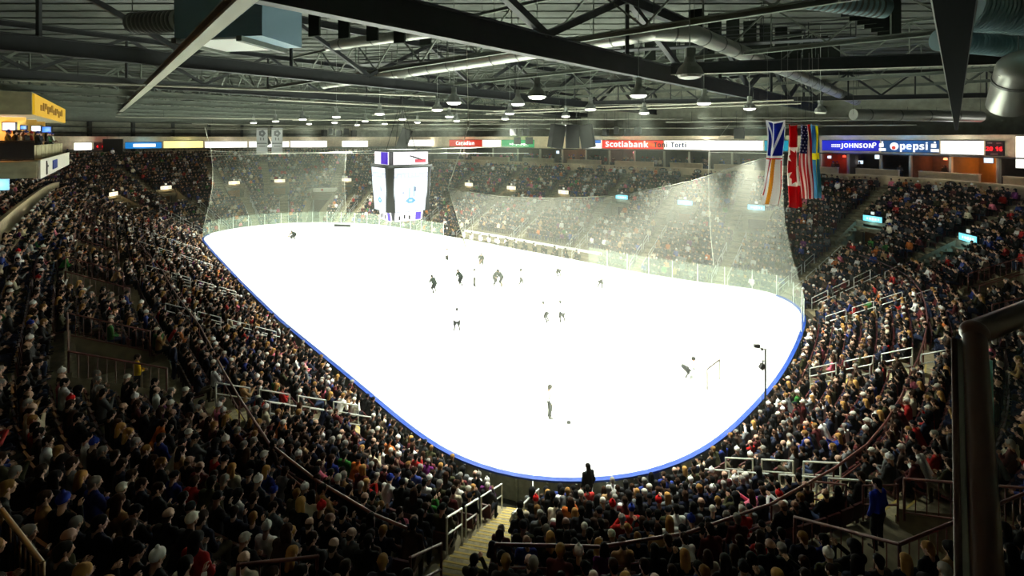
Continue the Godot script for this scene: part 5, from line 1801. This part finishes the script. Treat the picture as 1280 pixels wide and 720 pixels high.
	lathe(st, [Vector2(.125, .065), Vector2(.128, .06), Vector2(.128, .03), Vector2(.125, .025)], Vector3.ZERO, 14)
	done(st, "rim", flat("puck rim", Color(.12, .12, .12), .6), pk)
	# goal
	var g := thing("goal", on_ice(884, 487), Basis(Vector3.UP, .80))
	tag(g, "thin red framed goal with white netting at the near end", "goal")
	var red := flat("goal red", Color(.16, .06, .035), .5)
	for x in [0.0, 1.83]:
		st = mb()
		tube(st, Vector3(x, 0, 0), Vector3(x, 1.22, 0), .05, 8)
		done(st, "post", red, g)
	st = mb()
	tube(st, Vector3(0, 1.22, 0), Vector3(1.83, 1.22, 0), .05, 8)
	done(st, "crossbar", red, g)
	st = mb()
	var back := flat("goal base white", Color(.9, .9, .9), .5)
	for q in [[Vector3(0, .04, 0), Vector3(.1, .04, 1.0)], [Vector3(.1, .04, 1.0), Vector3(1.73, .04, 1.0)], [Vector3(1.73, .04, 1.0), Vector3(1.83, .04, 0)]]: tube(st, q[0], q[1], .03, 6)
	done(st, "base_frame", back, g)
	st = mb()
	quad(st, Vector3(0, 1.2, 0), Vector3(.1, .04, 1.0), Vector3(1.73, .04, 1.0), Vector3(1.83, 1.2, 0))
	quad(st, Vector3(0, 0, 0), Vector3(0, 1.2, 0), Vector3(.1, .04, 1.0), Vector3(.1, .0, 1.0)); quad(st, Vector3(1.83, 0, 0), Vector3(1.83, 1.2, 0), Vector3(1.73, .04, 1.0), Vector3(1.73, .0, 1.0))
	done(st, "netting", M["net mesh"], g)
	# players on the far side benches, seen over the boards
	for k in 26:
		var s := 129.5 + k * .82
		var o := person("bench_player", figs[k % 5] if k % 3 else figs[6], Transform3D(face(s) * Basis(Vector3.UP, .2 * sin(k * 2.0)), pt(s, 1.0 + .7 * (k % 2), .45 if k % 3 else .06)), dark_jersey if k < 15 else white_jersey, dark_pants, "helmet", helm if k % 4 else white_helm, skin_mat(k % 4), skate)
		tag(o, "dark jersey player on the far bench, %s from its right end" % nth(k + 1) if k < 15 else "white jersey player on the far bench, %s from its left end" % nth(26 - k), "person", "dark jersey bench players" if k < 15 else "white jersey bench players")
	for k in 2:
		var b := thing("team_bench", pt(134.5 + 11 * k, 1.35, .06), face(134.5 + 11 * k))
		tag(b, "%s long low bench behind the far side boards" % ["right", "left"][k], "bench")
		st = mb()
		box(st, Vector3(0, .4, .1), Vector3(9, .08, .4)); 
		done(st, "seat", flat("bench wood", Color(.5, .42, .3), .7), b)
		for x in [-4.0, 0.0, 4.0]:
			st = mb()
			box(st, Vector3(x, .18, .1), Vector3(.1, .38, .35))
			done(st, "leg", flat("bench leg", Color(.3, .3, .3), .6), b)
	st = mb()
	ring(st, 127.6, 151.3, 3.0, 3.1, .06, 1.7)
	tag(done(st, "wall_bench", M["white boards"]), "low white wall behind the far benches", "wall", "", "structure")
	# open bench gate, figure behind the far glass, camera pole at the right boards
	var gt := thing("bench_gate", pt(128.2, -.05, 0), face(128.2) * Basis(Vector3.UP, 1.2))
	tag(gt, "pale blue open gate at the right end of the benches", "gate")
	st = mb()
	box(st, Vector3(0, .6, 0), Vector3(.08, 1.1, .08)); box(st, Vector3(.7, .6, 0), Vector3(.08, 1.1, .08))
	done(st, "uprights", flat("gate blue", Color(.25, .5, .8), .5), gt)
	st = mb()
	box(st, Vector3(.35, .6, 0), Vector3(.66, .95, .05))
	done(st, "panel", M["white boards"], gt)
	var far := person("spectator", figs[5], Transform3D(face(185.4), pt(185.4, .75, .3)), black, black, "short", cloth(Color(.05, .045, .04), "hair dark hair"), skin_mat(2), skate)
	tag(far, "dark figure standing just behind the far end glass", "person")
	var pole := thing("camera_pole", pt(85.3, .25, 1.0))
	tag(pole, "thin dark pole with small cameras at the right boards", "pole")
	st = mb()
	tube(st, Vector3.ZERO, Vector3(0, 2.75, 0), .055, 8)
	done(st, "shaft", flat("pole dark", Color(.1, .1, .1), .5), pole)
	st = mb()
	tube(st, Vector3(0, 2.72, 0), Vector3(-.55, 2.85, .1), .02, 6); tube(st, Vector3(0, 2.72, 0), Vector3(.12, 2.8, 0), .02, 6)
	done(st, "arm", M["pole dark"], pole)
	st = mb()
	box(st, Vector3(-.5, 2.95, .1), Vector3(.32, .16, .16)); box(st, Vector3(-.2, 2.75, .05), Vector3(.1, .14, .1))
	done(st, "camera_head", flat("camera grey", Color(.15, .15, .15), .5), pole)
	var cam2 := thing("small_camera", pt(84.6, .3, 3.05))
	tag(cam2, "small dark camera hanging left of the thin pole", "camera")
	st = mb()
	box(st, Vector3.ZERO, Vector3(.2, .3, .22), Basis(Vector3.BACK, -.5))
	done(st, "body", M["camera grey"], cam2)
	st = mb()
	tube(st, Vector3(0, -.1, 0), Vector3(0, -2.0, 0), .012, 5); tube(st, Vector3(.05, .1, 0), Vector3(.06, .34, 0), .04, 6)
	done(st, "stalk", M["camera grey"], cam2)

# ------------------------------------------------------------------ the railing beside the camera
func foreground() -> void:
	var brown := flat("near rail brown", Color(.3, .2, .165), .28, .0)
	var a := Vector3(.83, 14.0, -.88)
	var c := Vector3(1.31, 14.45, -1.45)
	var o := thing("corner_railing", Vector3(1.31, 13.3, -1.45))
	tag(o, "dark brown corner railing close to the camera at lower right", "railing")
	var p := o.position
	var st := mb()
	tube(st, a - p, c - p, .027, 16)
	done(st, "top_rail", brown, o)
	st = mb()
	var e := Vector3(3.4, 14.47, -2.55)
	tube(st, c - p, e - p, .033, 14)
	done(st, "side_rail", brown, o)
	st = mb()
	var cap := SphereMesh.new()
	cap.radius = .034; cap.height = .068
	st.append_from(cap, 0, Transform3D(Basis(), c - p))
	done(st, "corner_cap", brown, o)
	st = mb()
	tube(st, Vector3(0, 0, 0), Vector3(0, 1.15, 0), .024, 12)
	done(st, "corner_post", brown, o)
	var left := Vector3(-.058, -.02, 0)
	st = mb()
	tube(st, a - p + left, c - p + left, .007, 8)
	done(st, "inner_bar", flat("inner bar brown", Color(.3, .2, .17), .75), o)
	st = mb()
	bar(st, a - p + left * .6 + Vector3(0, -.012, 0), c - p + left * .6 + Vector3(0, -.012, 0), .045, .006)
	done(st, "infill_plate", flat("rail plate grey", Color(.7, .68, .65), .35, .8), o)
	var glass := flat("balustrade glass", Color(.7, .85, .82, .05), .3)
	glass.transparency = BaseMaterial3D.TRANSPARENCY_ALPHA
	st = mb()
	var g0 := Vector3(1.40, 0, -1.5)
	var g1 := Vector3(3.3, 0, -2.5)
	bar(st, g0 + Vector3(0, 14.17, 0) - p, g1 + Vector3(0, 14.17, 0) - p, .012, .36)
	done(st, "glass_panel", glass, o)
	st = mb()
	tube(st, g0 + Vector3(.01, 13.99, 0) - p, g0 + Vector3(0, 14.35, 0) - p, .006, 6)
	done(st, "glass_edge", flat("glass edge teal", Color(.55, .85, .82), .3), o)

func _ready() -> void:
	rng.seed = 20140201
	plan()
	world()
	structure()
	boards()
	stairs_and_rails()
	ribbons()
	suites()
	roof()
	make_heads()
	crowd()
	people_on_ice()
	hanging()
	foreground()
